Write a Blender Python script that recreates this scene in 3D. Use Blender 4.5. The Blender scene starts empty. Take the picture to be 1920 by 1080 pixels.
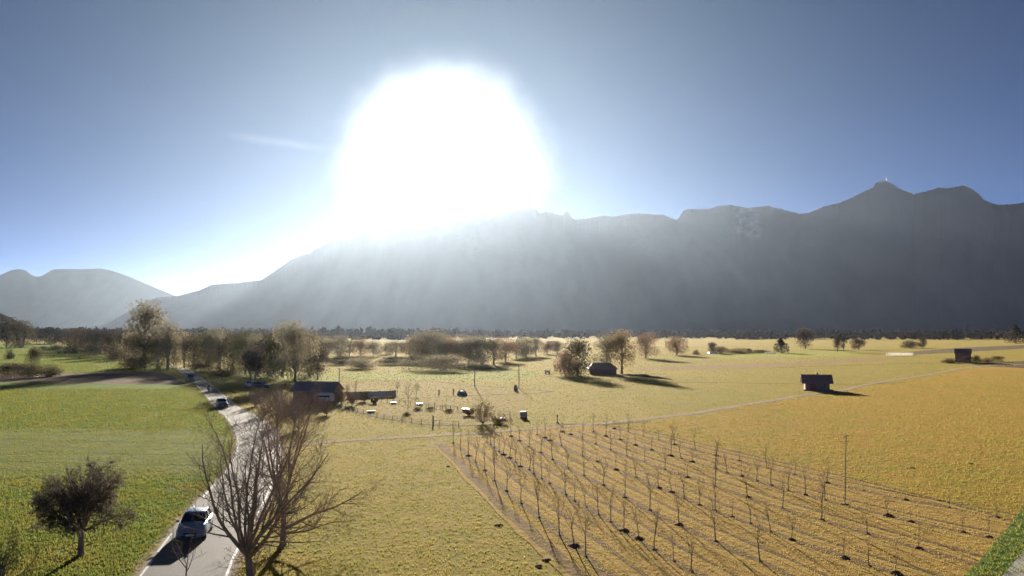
import bpy, math, random
import numpy as np
from mathutils import Vector, Matrix, noise

# ------------------------------------------------------------------ camera
C = bpy.context.scene
COL = C.collection
CAM_H = 13.3
FPX = 1663.0                      # focal length in pixels of the 1920 px wide photograph
HORIZON = 618.0
PITCH = math.atan((HORIZON - 540.0) / FPX)
cam_d = bpy.data.cameras.new('camera')
cam = bpy.data.objects.new('camera', cam_d)
COL.objects.link(cam)
cam.location = (0, 0, CAM_H)
cam.rotation_euler = (math.pi / 2 + PITCH, 0, 0)
cam_d.sensor_width = 36.0
cam_d.lens = FPX / 1920.0 * 36.0
cam_d.clip_start = 0.1
cam_d.clip_end = 60000
C.camera = cam

def ray(x, y):
    """Direction of the view ray through a point of the 1920 x 1080 photograph."""
    f = Vector((0, math.cos(PITCH), math.sin(PITCH)))
    u = Vector((0, -math.sin(PITCH), math.cos(PITCH)))
    d = f + Vector((1, 0, 0)) * ((x - 960.0) / FPX) + u * ((540.0 - y) / FPX)
    return d.normalized()

def G(x, y, z=0.0):
    """The point of the ground seen there."""
    d = ray(x, y)
    t = (z - CAM_H) / d.z
    return Vector((d.x * t, d.y * t, z))

def mpp(x, y):
    """Metres that one photograph pixel spans at that ground point."""
    return G(x, y).y / FPX / math.cos(PITCH)

# ------------------------------------------------------------------ sky, sun, exposure
SUN_DIR = ray(828, 300)
SUN_EL = math.asin(SUN_DIR.z)
SUN_AZ = math.atan2(SUN_DIR.x, SUN_DIR.y)
w = bpy.data.worlds.new('World')
C.world = w
w.use_nodes = True
nt = w.node_tree
N = nt.nodes
L = nt.links
bg = N['Background']
sky = N.new('ShaderNodeTexSky')
sky.sky_type = 'NISHITA'
sky.sun_disc = False
sky.sun_elevation = SUN_EL
sky.sun_rotation = SUN_AZ
sky.altitude = 5000
sky.air_density = 0.20
sky.dust_density = 0.0
sky.ozone_density = 3.0
SKY_STRENGTH = 0.05
tc = N.new('ShaderNodeTexCoord')

def wmath(op, a, b=None, clamp=False):
    n = N.new('ShaderNodeMath'); n.operation = op; n.use_clamp = clamp
    for i, v in enumerate((a, b)):
        if v is None: continue
        if isinstance(v, (int, float)): n.inputs[i].default_value = v
        else: L.new(v, n.inputs[i])
    return n.outputs[0]

dot = N.new('ShaderNodeVectorMath'); dot.operation = 'DOT_PRODUCT'
L.new(tc.outputs['Generated'], dot.inputs[0])
dot.inputs[1].default_value = SUN_DIR
cosang = wmath('MAXIMUM', dot.outputs['Value'], 0.0)
edge = N.new('ShaderNodeMapRange'); edge.interpolation_type = 'SMOOTHSTEP'
edge.inputs['From Min'].default_value = math.cos(math.radians(8.3))
edge.inputs['From Max'].default_value = math.cos(math.radians(2.6))
en = N.new('ShaderNodeTexNoise'); en.inputs['Scale'].default_value = 9; en.inputs['Detail'].default_value = 3
L.new(tc.outputs['Generated'], en.inputs['Vector'])
L.new(wmath('ADD', cosang, wmath('MULTIPLY', wmath('SUBTRACT', en.outputs['Fac'], 0.5), 0.006)), edge.inputs['Value'])   # noise roughens the edge of the sun glare painted into the sky
halo = wmath('MULTIPLY', wmath('POWER', edge.outputs['Result'], 2.1), 9.0)                 # bright circumsolar aureole
halo2 = wmath('MULTIPLY', wmath('POWER', cosang, 14.0), 0.5)       # wide forward-scattered glow
# thin contrail: a streak along a great-circle arc of the sky
s0, s1 = ray(405, 250), ray(640, 283)
arc_n = s0.cross(s1).normalized()
arc_t = arc_n.cross((s0 + s1).normalized()).normalized()
dn = N.new('ShaderNodeVectorMath'); dn.operation = 'DOT_PRODUCT'
L.new(tc.outputs['Generated'], dn.inputs[0]); dn.inputs[1].default_value = arc_n
dt = N.new('ShaderNodeVectorMath'); dt.operation = 'DOT_PRODUCT'
L.new(tc.outputs['Generated'], dt.inputs[0]); dt.inputs[1].default_value = arc_t
half = math.asin(min(1, (s1 - s0).length / 2))
wn = N.new('ShaderNodeTexNoise'); wn.inputs['Scale'].default_value = 60; wn.inputs['Detail'].default_value = 4
L.new(tc.outputs['Generated'], wn.inputs['Vector'])
across = wmath('ADD', dn.outputs['Value'], wmath('MULTIPLY', wmath('SUBTRACT', wn.outputs['Fac'], 0.5), 0.004))
g1 = wmath('POWER', 2.718, wmath('MULTIPLY', wmath('POWER', wmath('ABSOLUTE', wmath('DIVIDE', across, 0.0042)), 2.0), -1.0))
g2 = wmath('POWER', 2.718, wmath('MULTIPLY', wmath('POWER', wmath('ABSOLUTE', wmath('DIVIDE', dt.outputs['Value'], half * 0.75)), 4.0), -1.0))
trail = wmath('MULTIPLY', wmath('MULTIPLY', g1, g2), 0.6)

def wcol(fac, col):
    n = N.new('ShaderNodeMix'); n.data_type = 'RGBA'; n.blend_type = 'MULTIPLY'
    n.inputs['Factor'].default_value = 1.0
    L.new(fac, n.inputs['A']); n.inputs['B'].default_value = (*col, 1)
    return n.outputs['Result']

def wadd(a, b):
    n = N.new('ShaderNodeMix'); n.data_type = 'RGBA'; n.blend_type = 'ADD'
    n.inputs['Factor'].default_value = 1.0
    L.new(a, n.inputs['A']); L.new(b, n.inputs['B'])
    return n.outputs['Result']

tot = wadd(sky.outputs['Color'], wcol(halo, (1.0, 0.98, 0.93)))
tot = wadd(tot, wcol(halo2, (0.42, 1.0, 0.85)))
tot = wadd(tot, wcol(trail, (1.0, 0.95, 0.85)))
L.new(tot, bg.inputs['Color'])
bg.inputs['Strength'].default_value = SKY_STRENGTH

sun_d = bpy.data.lights.new('sun', 'SUN')
sun_d.energy = 5.0
sun_d.angle = math.radians(0.6)
sun_d.color = (1.0, 0.89, 0.74)
sun = bpy.data.objects.new('sun', sun_d)
COL.objects.link(sun)
sun.rotation_euler = SUN_DIR.to_track_quat('Z', 'Y').to_euler()

C.view_settings.view_transform = 'Standard'
C.view_settings.look = 'None'
C.view_settings.exposure = 1.48
C.view_settings.gamma = 1.0
C.view_settings.use_curve_mapping = False
C.render.engine = 'CYCLES'
C.cycles.max_bounces = 6
C.cycles.transparent_max_bounces = 8
C.cycles.volume_bounces = 0
C.cycles.use_denoising = True
C.cycles.sampling_pattern = 'BLUE_NOISE'

HAZE_DENSITY = 1.1e-5
HAZE_G = 0.74
HAZE_COLOR = (0.63, 0.79, 1.0)

# ------------------------------------------------------------------ helpers
rng = random.Random(7)
nrng = np.random.default_rng(11)

class MB:
    """Collects shapes and links them as one mesh object."""
    def __init__(s):
        s.v = []; s.f = []
    def quad(s, a, b, c, d):
        i = len(s.v); s.v += [tuple(a), tuple(b), tuple(c), tuple(d)]; s.f.append((i, i+1, i+2, i+3))
    def tri(s, a, b, c):
        i = len(s.v); s.v += [tuple(a), tuple(b), tuple(c)]; s.f.append((i, i+1, i+2))
    def box(s, c, size, rz=0.0, taper=1.0):
        cx, cy, cz = c; hx, hy, hz = (q / 2 for q in size)
        cs, sn = math.cos(rz), math.sin(rz)
        i = len(s.v)
        for z, k in ((-hz, 1.0), (hz, taper)):
            for x, y in ((-hx, -hy), (hx, -hy), (hx, hy), (-hx, hy)):
                x *= k; y *= k
                s.v.append((cx + x*cs - y*sn, cy + x*sn + y*cs, cz + z))
        for q in ((3,2,1,0), (4,5,6,7), (0,1,5,4), (1,2,6,5), (2,3,7,6), (3,0,4,7)):
            s.f.append(tuple(i + k for k in q))
    def tube(s, pts, rad, sides=5, cap=True):
        base = len(s.v); n = len(pts)
        for k in range(n):
            p = Vector(pts[k])
            a = Vector(pts[min(k+1, n-1)]) - Vector(pts[max(k-1, 0)])
            if a.length < 1e-9: a = Vector((0, 0, 1))
            a.normalize()
            h = Vector((1, 0, 0)) if abs(a.x) < 0.8 else Vector((0, 1, 0))
            u = a.cross(h).normalized(); v = a.cross(u)
            for j in range(sides):
                t = 2 * math.pi * j / sides
                q = p + (u * math.cos(t) + v * math.sin(t)) * rad[k]
                s.v.append((q.x, q.y, q.z))
        for k in range(n - 1):
            for j in range(sides):
                a0 = base + k*sides + j; a1 = base + k*sides + (j+1) % sides
                s.f.append((a0, a1, a1 + sides, a0 + sides))
        if cap:
            s.f.append(tuple(base + j for j in range(sides))[::-1])
            s.f.append(tuple(base + (n-1)*sides + j for j in range(sides)))
    def loft(s, rings, cap=True):
        base = len(s.v); m = len(rings[0])
        for r in rings: s.v += [tuple(p) for p in r]
        for k in range(len(rings) - 1):
            for j in range(m):
                a = base + k*m + j; b = base + k*m + (j+1) % m
                s.f.append((a, b, b + m, a + m))
        if cap:
            s.f.append(tuple(base + j for j in range(m))[::-1])
            s.f.append(tuple(base + (len(rings)-1)*m + j for j in range(m)))
    def mesh(s, name, m, smooth=False):
        me = bpy.data.meshes.new(name)
        me.from_pydata(s.v, [], s.f)
        me.materials.append(m)
        if smooth:
            me.polygons.foreach_set('use_smooth', [True] * len(me.polygons))
        me.update()
        return me
    def build(s, name, m, parent=None, smooth=False):
        return link(name, s.mesh(name, m, smooth), parent)

def link(name, me, parent=None, loc=None):
    o = bpy.data.objects.new(name, me)
    COL.objects.link(o)
    if parent is not None: o.parent = parent
    if loc is not None: o.location = loc
    return o

def tri_mesh(name, verts, m):
    """A fast mesh of loose triangles from an (n,3,3) array."""
    verts = np.asarray(verts, dtype=np.float32)
    n = verts.shape[0]
    me = bpy.data.meshes.new(name)
    me.vertices.add(n * 3)
    me.vertices.foreach_set('co', verts.reshape(-1))
    me.loops.add(n * 3)
    me.loops.foreach_set('vertex_index', np.arange(n * 3, dtype=np.int32))
    me.polygons.add(n)
    me.polygons.foreach_set('loop_start', np.arange(0, n * 3, 3, dtype=np.int32))
    me.polygons.foreach_set('loop_total', np.full(n, 3, dtype=np.int32))
    me.materials.append(m)
    me.update(calc_edges=True)
    return me

def tag(o, label=None, cat=None, group=None, kind=None):
    if label: o['label'] = label
    if cat: o['category'] = cat
    if group: o['group'] = group
    if kind: o['kind'] = kind
    return o

def empty(name, loc, rz=0.0, label=None, cat=None, group=None, scale=None):
    o = bpy.data.objects.new(name, None)
    COL.objects.link(o)
    o.location = loc; o.rotation_euler = (0, 0, rz)
    if scale is not None: o.scale = scale
    return tag(o, label, cat, group)

def inside(px, py, poly):
    """Vectorised point in polygon."""
    res = np.zeros(px.shape, bool)
    n = len(poly); j = n - 1
    for i in range(n):
        xi, yi = poly[i][0], poly[i][1]; xj, yj = poly[j][0], poly[j][1]
        c = ((yi > py) != (yj > py)) & (px < (xj - xi) * (py - yi) / ((yj - yi) if yj != yi else 1e-9) + xi)
        res ^= c
        j = i
    return res

# ------------------------------------------------------------------ materials
def new_mat(name):
    m = bpy.data.materials.new(name)
    m.use_nodes = True
    return m, m.node_tree.nodes, m.node_tree.links, m.node_tree.nodes['Principled BSDF']

def noise_node(n, l, vec, scale, detail=3.0, rough=0.6):
    t = n.new('ShaderNodeTexNoise')
    t.inputs['Scale'].default_value = scale
    t.inputs['Detail'].default_value = detail
    t.inputs['Roughness'].default_value = rough
    if vec is not None: l.new(vec, t.inputs['Vector'])
    return t.outputs['Fac']

def ramp(n, l, fac, stops):
    r = n.new('ShaderNodeValToRGB')
    e = r.color_ramp.elements
    while len(e) < len(stops): e.new(0.5)
    for el, (p, c) in zip(e, stops):
        el.position = p; el.color = (*c, 1)
    l.new(fac, r.inputs['Fac'])
    return r.outputs['Color']

def mixc(n, l, fac, a, b, mode='MIX'):
    m = n.new('ShaderNodeMix'); m.data_type = 'RGBA'; m.blend_type = mode
    for s, v in (('Factor', fac), ('A', a), ('B', b)):
        i = m.inputs[s]
        if isinstance(v, (int, float)): i.default_value = v
        elif isinstance(v, tuple): i.default_value = (*v, 1)
        else: l.new(v, i)
    return m.outputs['Result']

def plain(name, col, rough=0.6, metal=0.0, var=0.25, scale=3.0, bump=0.0, coat=0.0, spec=0.5):
    m, n, l, b = new_mat(name)
    tcn = n.new('ShaderNodeTexCoord')
    f = noise_node(n, l, tcn.outputs['Object'], scale, 4)
    lo = tuple(c * (1 - var) for c in col); hi = tuple(min(1, c * (1 + var)) for c in col)
    l.new(ramp(n, l, f, ((0.3, lo), (0.7, hi))), b.inputs['Base Color'])
    b.inputs['Roughness'].default_value = rough
    b.inputs['Metallic'].default_value = metal
    b.inputs['Specular IOR Level'].default_value = spec
    b.inputs['Coat Weight'].default_value = coat
    if bump:
        bn = n.new('ShaderNodeBump'); bn.inputs['Strength'].default_value = bump
        bn.inputs['Distance'].default_value = 0.05
        l.new(noise_node(n, l, tcn.outputs['Object'], scale * 6, 4), bn.inputs['Height'])
        l.new(bn.outputs['Normal'], b.inputs['Normal'])
    return m

def field_mat(name, stops, sheen=0.0, tint=(1, 1, 1), stripe=None, patch=0.02, fine=1.4, bump=1.0):
    """Low vegetation or soil seen from far: colour patches at three scales, a fuzzy sheen and a rough relief."""
    m, n, l, b = new_mat(name)
    tcn = n.new('ShaderNodeTexCoord')
    co = tcn.outputs['Object']
    big = noise_node(n, l, co, patch, 4)
    mid = noise_node(n, l, co, 0.22, 5, 0.65)
    fin = noise_node(n, l, co, fine, 5, 0.75)
    def mm(op, a, c):
        q = n.new('ShaderNodeMath'); q.operation = op
        for i, v in enumerate((a, c)):
            if isinstance(v, (int, float)): q.inputs[i].default_value = v
            else: l.new(v, q.inputs[i])
        return q.outputs[0]
    f = mm('ADD', mm('MULTIPLY', big, 0.34), mm('ADD', mm('MULTIPLY', mid, 0.33), mm('MULTIPLY', fin, 0.33)))
    if stripe:
        ang, sc, amt = stripe
        mp = n.new('ShaderNodeMapping')
        mp.inputs['Rotation'].default_value = (0, 0, ang)
        mp.inputs['Scale'].default_value = (0.02, sc, 1)
        l.new(co, mp.inputs['Vector'])
        st = noise_node(n, l, mp.outputs['Vector'], 1.0, 3)
        f = mm('ADD', f, mm('MULTIPLY', mm('SUBTRACT', st, 0.5), amt))
    k = len(stops)
    col = ramp(n, l, f, [(0.36 + 0.28 * i / (k - 1), c) for i, c in enumerate(stops)])
    l.new(col, b.inputs['Base Color'])
    b.inputs['Roughness'].default_value = 1.0
    b.inputs['Specular IOR Level'].default_value = 0.05
    b.inputs['Sheen Weight'].default_value = sheen
    b.inputs['Sheen Roughness'].default_value = 0.55
    sh = mixc(n, l, 1.0, col, tuple(tint), 'MULTIPLY')
    gm = n.new('ShaderNodeGamma'); gm.inputs['Gamma'].default_value = 0.9
    l.new(sh, gm.inputs['Color'])
    l.new(gm.outputs['Color'], b.inputs['Sheen Tint'])
    bn = n.new('ShaderNodeBump')
    bn.inputs['Strength'].default_value = bump
    bn.inputs['Distance'].default_value = 0.35
    l.new(mm('ADD', mm('MULTIPLY', mid, 0.8), fin), bn.inputs['Height'])
    l.new(bn.outputs['Normal'], b.inputs['Normal'])
    return m

def leaf_mat(name, col, col2, trans=0.45, patch=None, spec=0.15):
    """Thin blades and leaves: light passes through them."""
    m, n, l, b = new_mat(name)
    out = n['Material Output']
    geo = n.new('ShaderNodeNewGeometry')
    c = ramp(n, l, geo.outputs['Random Per Island'], ((0.0, col), (1.0, col2)))
    if patch:
        f = noise_node(n, l, geo.outputs['Position'], 0.16, 5, 0.65)
        c = mixc(n, l, ramp(n, l, f, ((0.42, (0, 0, 0)), (0.62, (1, 1, 1)))), c, patch)
    l.new(c, b.inputs['Base Color'])
    b.inputs['Roughness'].default_value = 0.9
    b.inputs['Specular IOR Level'].default_value = spec
    t = n.new('ShaderNodeBsdfTranslucent')
    g = n.new('ShaderNodeGamma'); g.inputs['Gamma'].default_value = 0.8
    l.new(c, g.inputs['Color']); l.new(g.outputs['Color'], t.inputs['Color'])
    mx = n.new('ShaderNodeMixShader'); mx.inputs['Fac'].default_value = trans
    l.new(b.outputs[0], mx.inputs[1]); l.new(t.outputs[0], mx.inputs[2])
    l.new(mx.outputs[0], out.inputs['Surface'])
    return m

M = {}
M['meadow'] = field_mat('meadow', [(0.145, 0.15, 0.018), (0.22, 0.185, 0.024), (0.29, 0.21, 0.034), (0.19, 0.21, 0.026)], 0.45, (1.0, 0.9, 0.45))
M['ochre'] = field_mat('ochre_meadow', [(0.15, 0.14, 0.018), (0.235, 0.17, 0.025), (0.31, 0.19, 0.033), (0.19, 0.18, 0.022)], 0.8, (1.0, 0.8, 0.35))  # piece of meadow coloured more orange than the open meadow
M['green'] = field_mat('green_field', [(0.04, 0.07, 0.010), (0.065, 0.11, 0.014), (0.10, 0.14, 0.020)], 0.8, (1.0, 1.0, 0.25), patch=0.03)
M['stripe'] = field_mat('mown_grass', [(0.07, 0.09, 0.022), (0.11, 0.13, 0.03), (0.15, 0.16, 0.04)], 0.7, (1.0, 1.0, 0.5), stripe=(0.04, 0.55, 0.5))
M['plough'] = field_mat('ploughed_soil', [(0.09, 0.065, 0.045), (0.14, 0.10, 0.07), (0.19, 0.14, 0.10)], 0.35, (1, 0.9, 0.8), stripe=(0.02, 0.8, 0.3))
M['orchard'] = field_mat('orchard_ground', [(0.18, 0.125, 0.032), (0.27, 0.18, 0.045), (0.33, 0.235, 0.06)], 0.9, (1.0, 0.82, 0.45))
M['rut'] = field_mat('bare_rut', [(0.13, 0.085, 0.032), (0.19, 0.125, 0.048)], 0.3, (1, 0.85, 0.7))
M['straw'] = field_mat('straw_strip', [(0.24, 0.17, 0.05), (0.34, 0.24, 0.08)], 1.0, (1, 0.9, 0.55))
M['track'] = field_mat('track_gravel', [(0.26, 0.19, 0.13), (0.36, 0.27, 0.19)], 0.5, (1, 0.9, 0.8))
M['dark_strip'] = field_mat('dark_strip', [(0.06, 0.04, 0.028), (0.11, 0.07, 0.04)], 0.3, (1, 0.85, 0.8))
M['worn'] = field_mat('worn_track', [(0.13, 0.085, 0.04), (0.22, 0.14, 0.06)], 0.6, (1, 0.85, 0.6))
M['olive'] = field_mat('olive_grass', [(0.13, 0.14, 0.025), (0.18, 0.185, 0.03), (0.23, 0.21, 0.04)], 0.8, (1, 0.95, 0.4))
M['stubble'] = field_mat('stubble', [(0.19, 0.125, 0.06), (0.25, 0.17, 0.08)], 0.6, (1, 0.85, 0.6))
M['allot'] = field_mat('allotment_soil', [(0.15, 0.13, 0.03), (0.23, 0.165, 0.045), (0.20, 0.175, 0.04)], 0.6, (1, 0.9, 0.5))
M['ditch'] = field_mat('ditch_bank', [(0.06, 0.05, 0.02), (0.11, 0.085, 0.03)], 0.2, (1, 0.9, 0.5))
M['verge'] = field_mat('verge_grass', [(0.03, 0.055, 0.008), (0.06, 0.10, 0.012), (0.09, 0.13, 0.02)], 0.8, (0.8, 1, 0.4))
M['shoulder'] = field_mat('shoulder_gravel', [(0.24, 0.19, 0.13), (0.36, 0.28, 0.20)], 0.4)
M['blade_green'] = leaf_mat('blade_green', (0.06, 0.10, 0.012), (0.19, 0.21, 0.035), 0.5, (0.19, 0.17, 0.03))
M['blade_straw'] = leaf_mat('blade_straw', (0.22, 0.195, 0.036), (0.45, 0.35, 0.085), 0.5, (0.19, 0.215, 0.032))
M['blade_ochre'] = leaf_mat('blade_ochre', (0.20, 0.16, 0.03), (0.38, 0.265, 0.055), 0.5, (0.21, 0.22, 0.035))
M['blade_pale'] = leaf_mat('blade_pale', (0.09, 0.13, 0.025), (0.23, 0.25, 0.06), 0.5, (0.2, 0.19, 0.05))
M['blade_soil'] = leaf_mat('blade_soil', (0.30, 0.205, 0.06), (0.44, 0.30, 0.095), 0.5, (0.28, 0.235, 0.055))
M['bark'] = plain('bark', (0.31, 0.245, 0.195), 0.95, var=0.4, scale=2.5, bump=0.5, spec=0.1)
M['bark_pale'] = plain('bark_pale', (0.28, 0.23, 0.18), 0.95, var=0.3, scale=2.5, bump=0.4, spec=0.1)
M['twig'] = plain('twig', (0.33, 0.27, 0.225), 0.9, var=0.35, scale=1.5, spec=0.1)
M['twig_pale'] = plain('twig_pale', (0.36, 0.27, 0.225), 0.9, var=0.3, scale=1.5, spec=0.1)
M['twig_dark'] = plain('twig_dark', (0.13, 0.11, 0.095), 0.9, var=0.3, scale=1.5, spec=0.1)
M['bud_green'] = leaf_mat('bud_green', (0.055, 0.06, 0.02), (0.13, 0.13, 0.045), 0.25)
M['bud_olive'] = leaf_mat('bud_olive', (0.055, 0.046, 0.024), (0.12, 0.095, 0.045), 0.22)
M['bud_rust'] = leaf_mat('bud_rust', (0.085, 0.046, 0.026), (0.18, 0.10, 0.045), 0.25)
M['bud_pale'] = leaf_mat('bud_pale', (0.16, 0.14, 0.09), (0.27, 0.23, 0.14), 0.4)
M['bud_pale_rust'] = leaf_mat('bud_pale_rust', (0.20, 0.12, 0.075), (0.30, 0.19, 0.11), 0.4)
M['wood_far'] = leaf_mat('far_wood', (0.10, 0.075, 0.07), (0.16, 0.12, 0.11), 0.03, None, 0.0)
M['bud_gold'] = leaf_mat('bud_gold', (0.22, 0.15, 0.07), (0.34, 0.24, 0.11), 0.4)
M['bud_dark'] = leaf_mat('bud_dark', (0.07, 0.06, 0.05), (0.14, 0.11, 0.085), 0.3)
M['bud_brown'] = leaf_mat('bud_brown', (0.045, 0.032, 0.027), (0.095, 0.065, 0.05), 0.2)
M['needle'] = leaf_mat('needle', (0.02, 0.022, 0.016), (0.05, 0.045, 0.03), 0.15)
M['wood'] = plain('weathered_wood', (0.30, 0.235, 0.21), 0.85, var=0.35, scale=4, bump=0.4, spec=0.2)
M['wood_dark'] = plain('dark_wood', (0.27, 0.15, 0.14), 0.85, var=0.35, scale=4, bump=0.4, spec=0.2)
M['wood_pale'] = plain('pale_wood', (0.30, 0.23, 0.16), 0.8, var=0.3, scale=6, spec=0.2)
M['roof_tile'] = plain('roof_tile', (0.34, 0.205, 0.18), 0.75, var=0.3, scale=3, bump=0.4)
M['roof_slate'] = plain('roof_slate', (0.30, 0.25, 0.235), 0.85, var=0.25, scale=3, bump=0.3)
M['plaster'] = plain('plaster', (0.42, 0.38, 0.34), 0.85, var=0.15, scale=2)
M['white'] = plain('white_paint', (0.78, 0.76, 0.70), 0.45, var=0.06, scale=3)
M['sheet'] = plain('white_film', (0.80, 0.79, 0.74), 0.25, var=0.06, scale=2, bump=0.3)
M['grey_metal'] = plain('grey_metal', (0.35, 0.36, 0.37), 0.35, 0.8, var=0.15)
M['galv'] = plain('galvanised', (0.40, 0.42, 0.44), 0.45, 0.6, var=0.15)
M['concrete'] = plain('concrete', (0.34, 0.32, 0.30), 0.85, var=0.15, scale=2)
M['soil'] = plain('soil', (0.26, 0.15, 0.095), 0.95, var=0.4, scale=6, bump=0.8, spec=0.1)
M['line'] = plain('road_paint', (0.66, 0.64, 0.58), 0.5, var=0.25, scale=1.3)
M['rubber'] = plain('rubber', (0.02, 0.02, 0.02), 0.85, var=0.2)
M['rim'] = plain('wheel_rim', (0.45, 0.46, 0.48), 0.3, 0.9, var=0.1)
M['glass'] = plain('car_glass', (0.025, 0.03, 0.035), 0.05, 0.0, var=0.1, spec=0.8)
M['lamp_glass'] = plain('lamp_glass', (0.80, 0.82, 0.85), 0.08, 0.3, var=0.05, spec=0.9)
M['trim'] = plain('black_trim', (0.025, 0.025, 0.028), 0.6, var=0.2)
M['plate'] = plain('plate_white', (0.70, 0.70, 0.68), 0.5, var=0.04)
M['car_blue'] = plain('silver_blue_paint', (0.12, 0.21, 0.34), 0.4, 0.3, var=0.05, scale=1, coat=0.3)
M['car_grey'] = plain('dark_grey_paint', (0.10, 0.105, 0.13), 0.28, 0.4, var=0.05, scale=1, coat=0.8)
M['car_white'] = plain('white_car_paint', (0.62, 0.63, 0.64), 0.3, 0.1, var=0.04, scale=1, coat=0.8)
M['car_red'] = plain('dull_red_paint', (0.20, 0.10, 0.10), 0.35, 0.1, var=0.05, scale=1, coat=0.6)
M['van_grey'] = plain('van_grey_paint', (0.22, 0.24, 0.27), 0.4, 0.1, var=0.06, scale=1, coat=0.4)
M['cloth_dark'] = plain('dark_cloth', (0.05, 0.05, 0.06), 0.9, var=0.2)
M['cloth_red'] = plain('red_cloth', (0.28, 0.07, 0.06), 0.9, var=0.2)
M['skin'] = plain('skin', (0.45, 0.28, 0.20), 0.6, var=0.1)
M['bird'] = plain('bird_feather', (0.05, 0.05, 0.055), 0.8, var=0.3, scale=20)
M['red_paint'] = plain('red_paint', (0.38, 0.07, 0.05), 0.5, var=0.1)
M['blue_plastic'] = plain('grey_blue_plastic', (0.30, 0.33, 0.40), 0.45, var=0.1)

def film(name, col, trans=0.85):
    m, n, l, b = new_mat(name)
    b.inputs['Base Color'].default_value = (*col, 1); b.inputs['Roughness'].default_value = 0.3
    t = n.new('ShaderNodeBsdfTranslucent'); 
    tcn = n.new('ShaderNodeTexCoord')
    l.new(ramp(n, l, noise_node(n, l, tcn.outputs['Object'], 1.5, 3), ((0.3, tuple(c * 0.85 for c in col)), (0.7, col))), t.inputs['Color'])
    mx = n.new('ShaderNodeMixShader'); mx.inputs['Fac'].default_value = trans
    l.new(b.outputs[0], mx.inputs[1]); l.new(t.outputs[0], mx.inputs[2]); l.new(mx.outputs[0], n['Material Output'].inputs['Surface'])
    return m
M['sheet'] = film('white_film', (0.82, 0.80, 0.74))
M['lid'] = plain('glass_lid', (0.7, 0.7, 0.68), 0.32, 0.4, var=0.05)
def asphalt():
    m, n, l, b = new_mat('asphalt')
    tcn = n.new('ShaderNodeTexCoord'); co = tcn.outputs['Object']
    f = noise_node(n, l, co, 0.35, 5, 0.7)
    c = ramp(n, l, f, ((0.35, (0.052, 0.052, 0.058)), (0.65, (0.085, 0.084, 0.090))))
    f2 = noise_node(n, l, co, 9, 3)
    c = mixc(n, l, 0.35, c, ramp(n, l, f2, ((0.3, (0.05, 0.05, 0.05)), (0.7, (0.16, 0.15, 0.14)))))
    l.new(c, b.inputs['Base Color'])
    b.inputs['Roughness'].default_value = 0.8
    b.inputs['Specular IOR Level'].default_value = 0.18
    bn = n.new('ShaderNodeBump'); bn.inputs['Strength'].default_value = 0.5; bn.inputs['Distance'].default_value = 0.02
    l.new(noise_node(n, l, co, 14, 3), bn.inputs['Height'])
    l.new(bn.outputs['Normal'], b.inputs['Normal'])
    return m
M['asphalt'] = asphalt()

def rock_forest(name, dark, mid, rock):
    """Mountain side: forest, meadow patches, rock high up, snow where the mesh says so."""
    m, n, l, b = new_mat(name)
    tcn = n.new('ShaderNodeTexCoord'); co = tcn.outputs['Object']
    mp = n.new('ShaderNodeMapping'); mp.inputs['Scale'].default_value = (1.0, 0.25, 0.6)
    l.new(co, mp.inputs['Vector'])
    a = noise_node(n, l, mp.outputs['Vector'], 0.0022, 4, 0.6)
    c = ramp(n, l, a, ((0.38, dark), (0.6, mid)))
    r = n.new('ShaderNodeAttribute'); r.attribute_name = 'rock'
    c = mixc(n, l, r.outputs['Fac'], c, rock)
    s = n.new('ShaderNodeAttribute'); s.attribute_name = 'snow'
    sn = noise_node(n, l, co, 0.02, 5, 0.7)
    q = n.new('ShaderNodeMath'); q.operation = 'MULTIPLY'
    l.new(s.outputs['Fac'], q.inputs[0]); l.new(ramp(n, l, sn, ((0.42, (0, 0, 0)), (0.56, (1, 1, 1)))), q.inputs[1])
    c = mixc(n, l, q.outputs[0], c, (0.75, 0.78, 0.85))
    l.new(c, b.inputs['Base Color'])
    b.inputs['Roughness'].default_value = 1.0
    b.inputs['Specular IOR Level'].default_value = 0.0
    bn = n.new('ShaderNodeBump'); bn.inputs['Strength'].default_value = 0.35; bn.inputs['Distance'].default_value = 20
    l.new(noise_node(n, l, co, 0.012, 6, 0.75), bn.inputs['Height'])
    l.new(bn.outputs['Normal'], b.inputs['Normal'])
    return m
M['mountain'] = rock_forest('mountain_forest', (0.22, 0.15, 0.18), (0.30, 0.22, 0.24), (0.31, 0.26, 0.27))
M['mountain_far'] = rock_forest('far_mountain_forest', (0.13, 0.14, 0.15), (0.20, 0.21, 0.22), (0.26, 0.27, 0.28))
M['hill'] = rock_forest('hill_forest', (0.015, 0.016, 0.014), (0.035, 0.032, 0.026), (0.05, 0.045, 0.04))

# ------------------------------------------------------------------ land
def sheet(name, px, z, m, label, cat, kind='structure', jitter=0.0, step=6.0):
    """A flat piece of ground whose outline runs through points of the photograph's ground."""
    pts = [G(*p) for p in px]
    out = []
    for i in range(len(pts)):
        a, b = pts[i], pts[(i + 1) % len(pts)]
        d = (b - a).length
        k = max(1, min(60, int(d / step)))
        for j in range(k):
            p = a.lerp(b, j / k)
            if jitter:
                s = jitter * min(1.0, d / 20)
                p = p + Vector((noise.noise(p * 0.21) * s, noise.noise(p * 0.21 + Vector((9, 3, 1))) * s, 0))
            out.append((p.x, p.y, z))
    me = bpy.data.meshes.new(name)
    me.from_pydata(out, [], [tuple(range(len(out)))])
    me.materials.append(m)
    o = link(name, me)
    if me.polygons[0].normal.z < 0: me.flip_normals()
    tag(o, label, cat, None, kind)
    return [(p[0], p[1]) for p in out]

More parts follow.
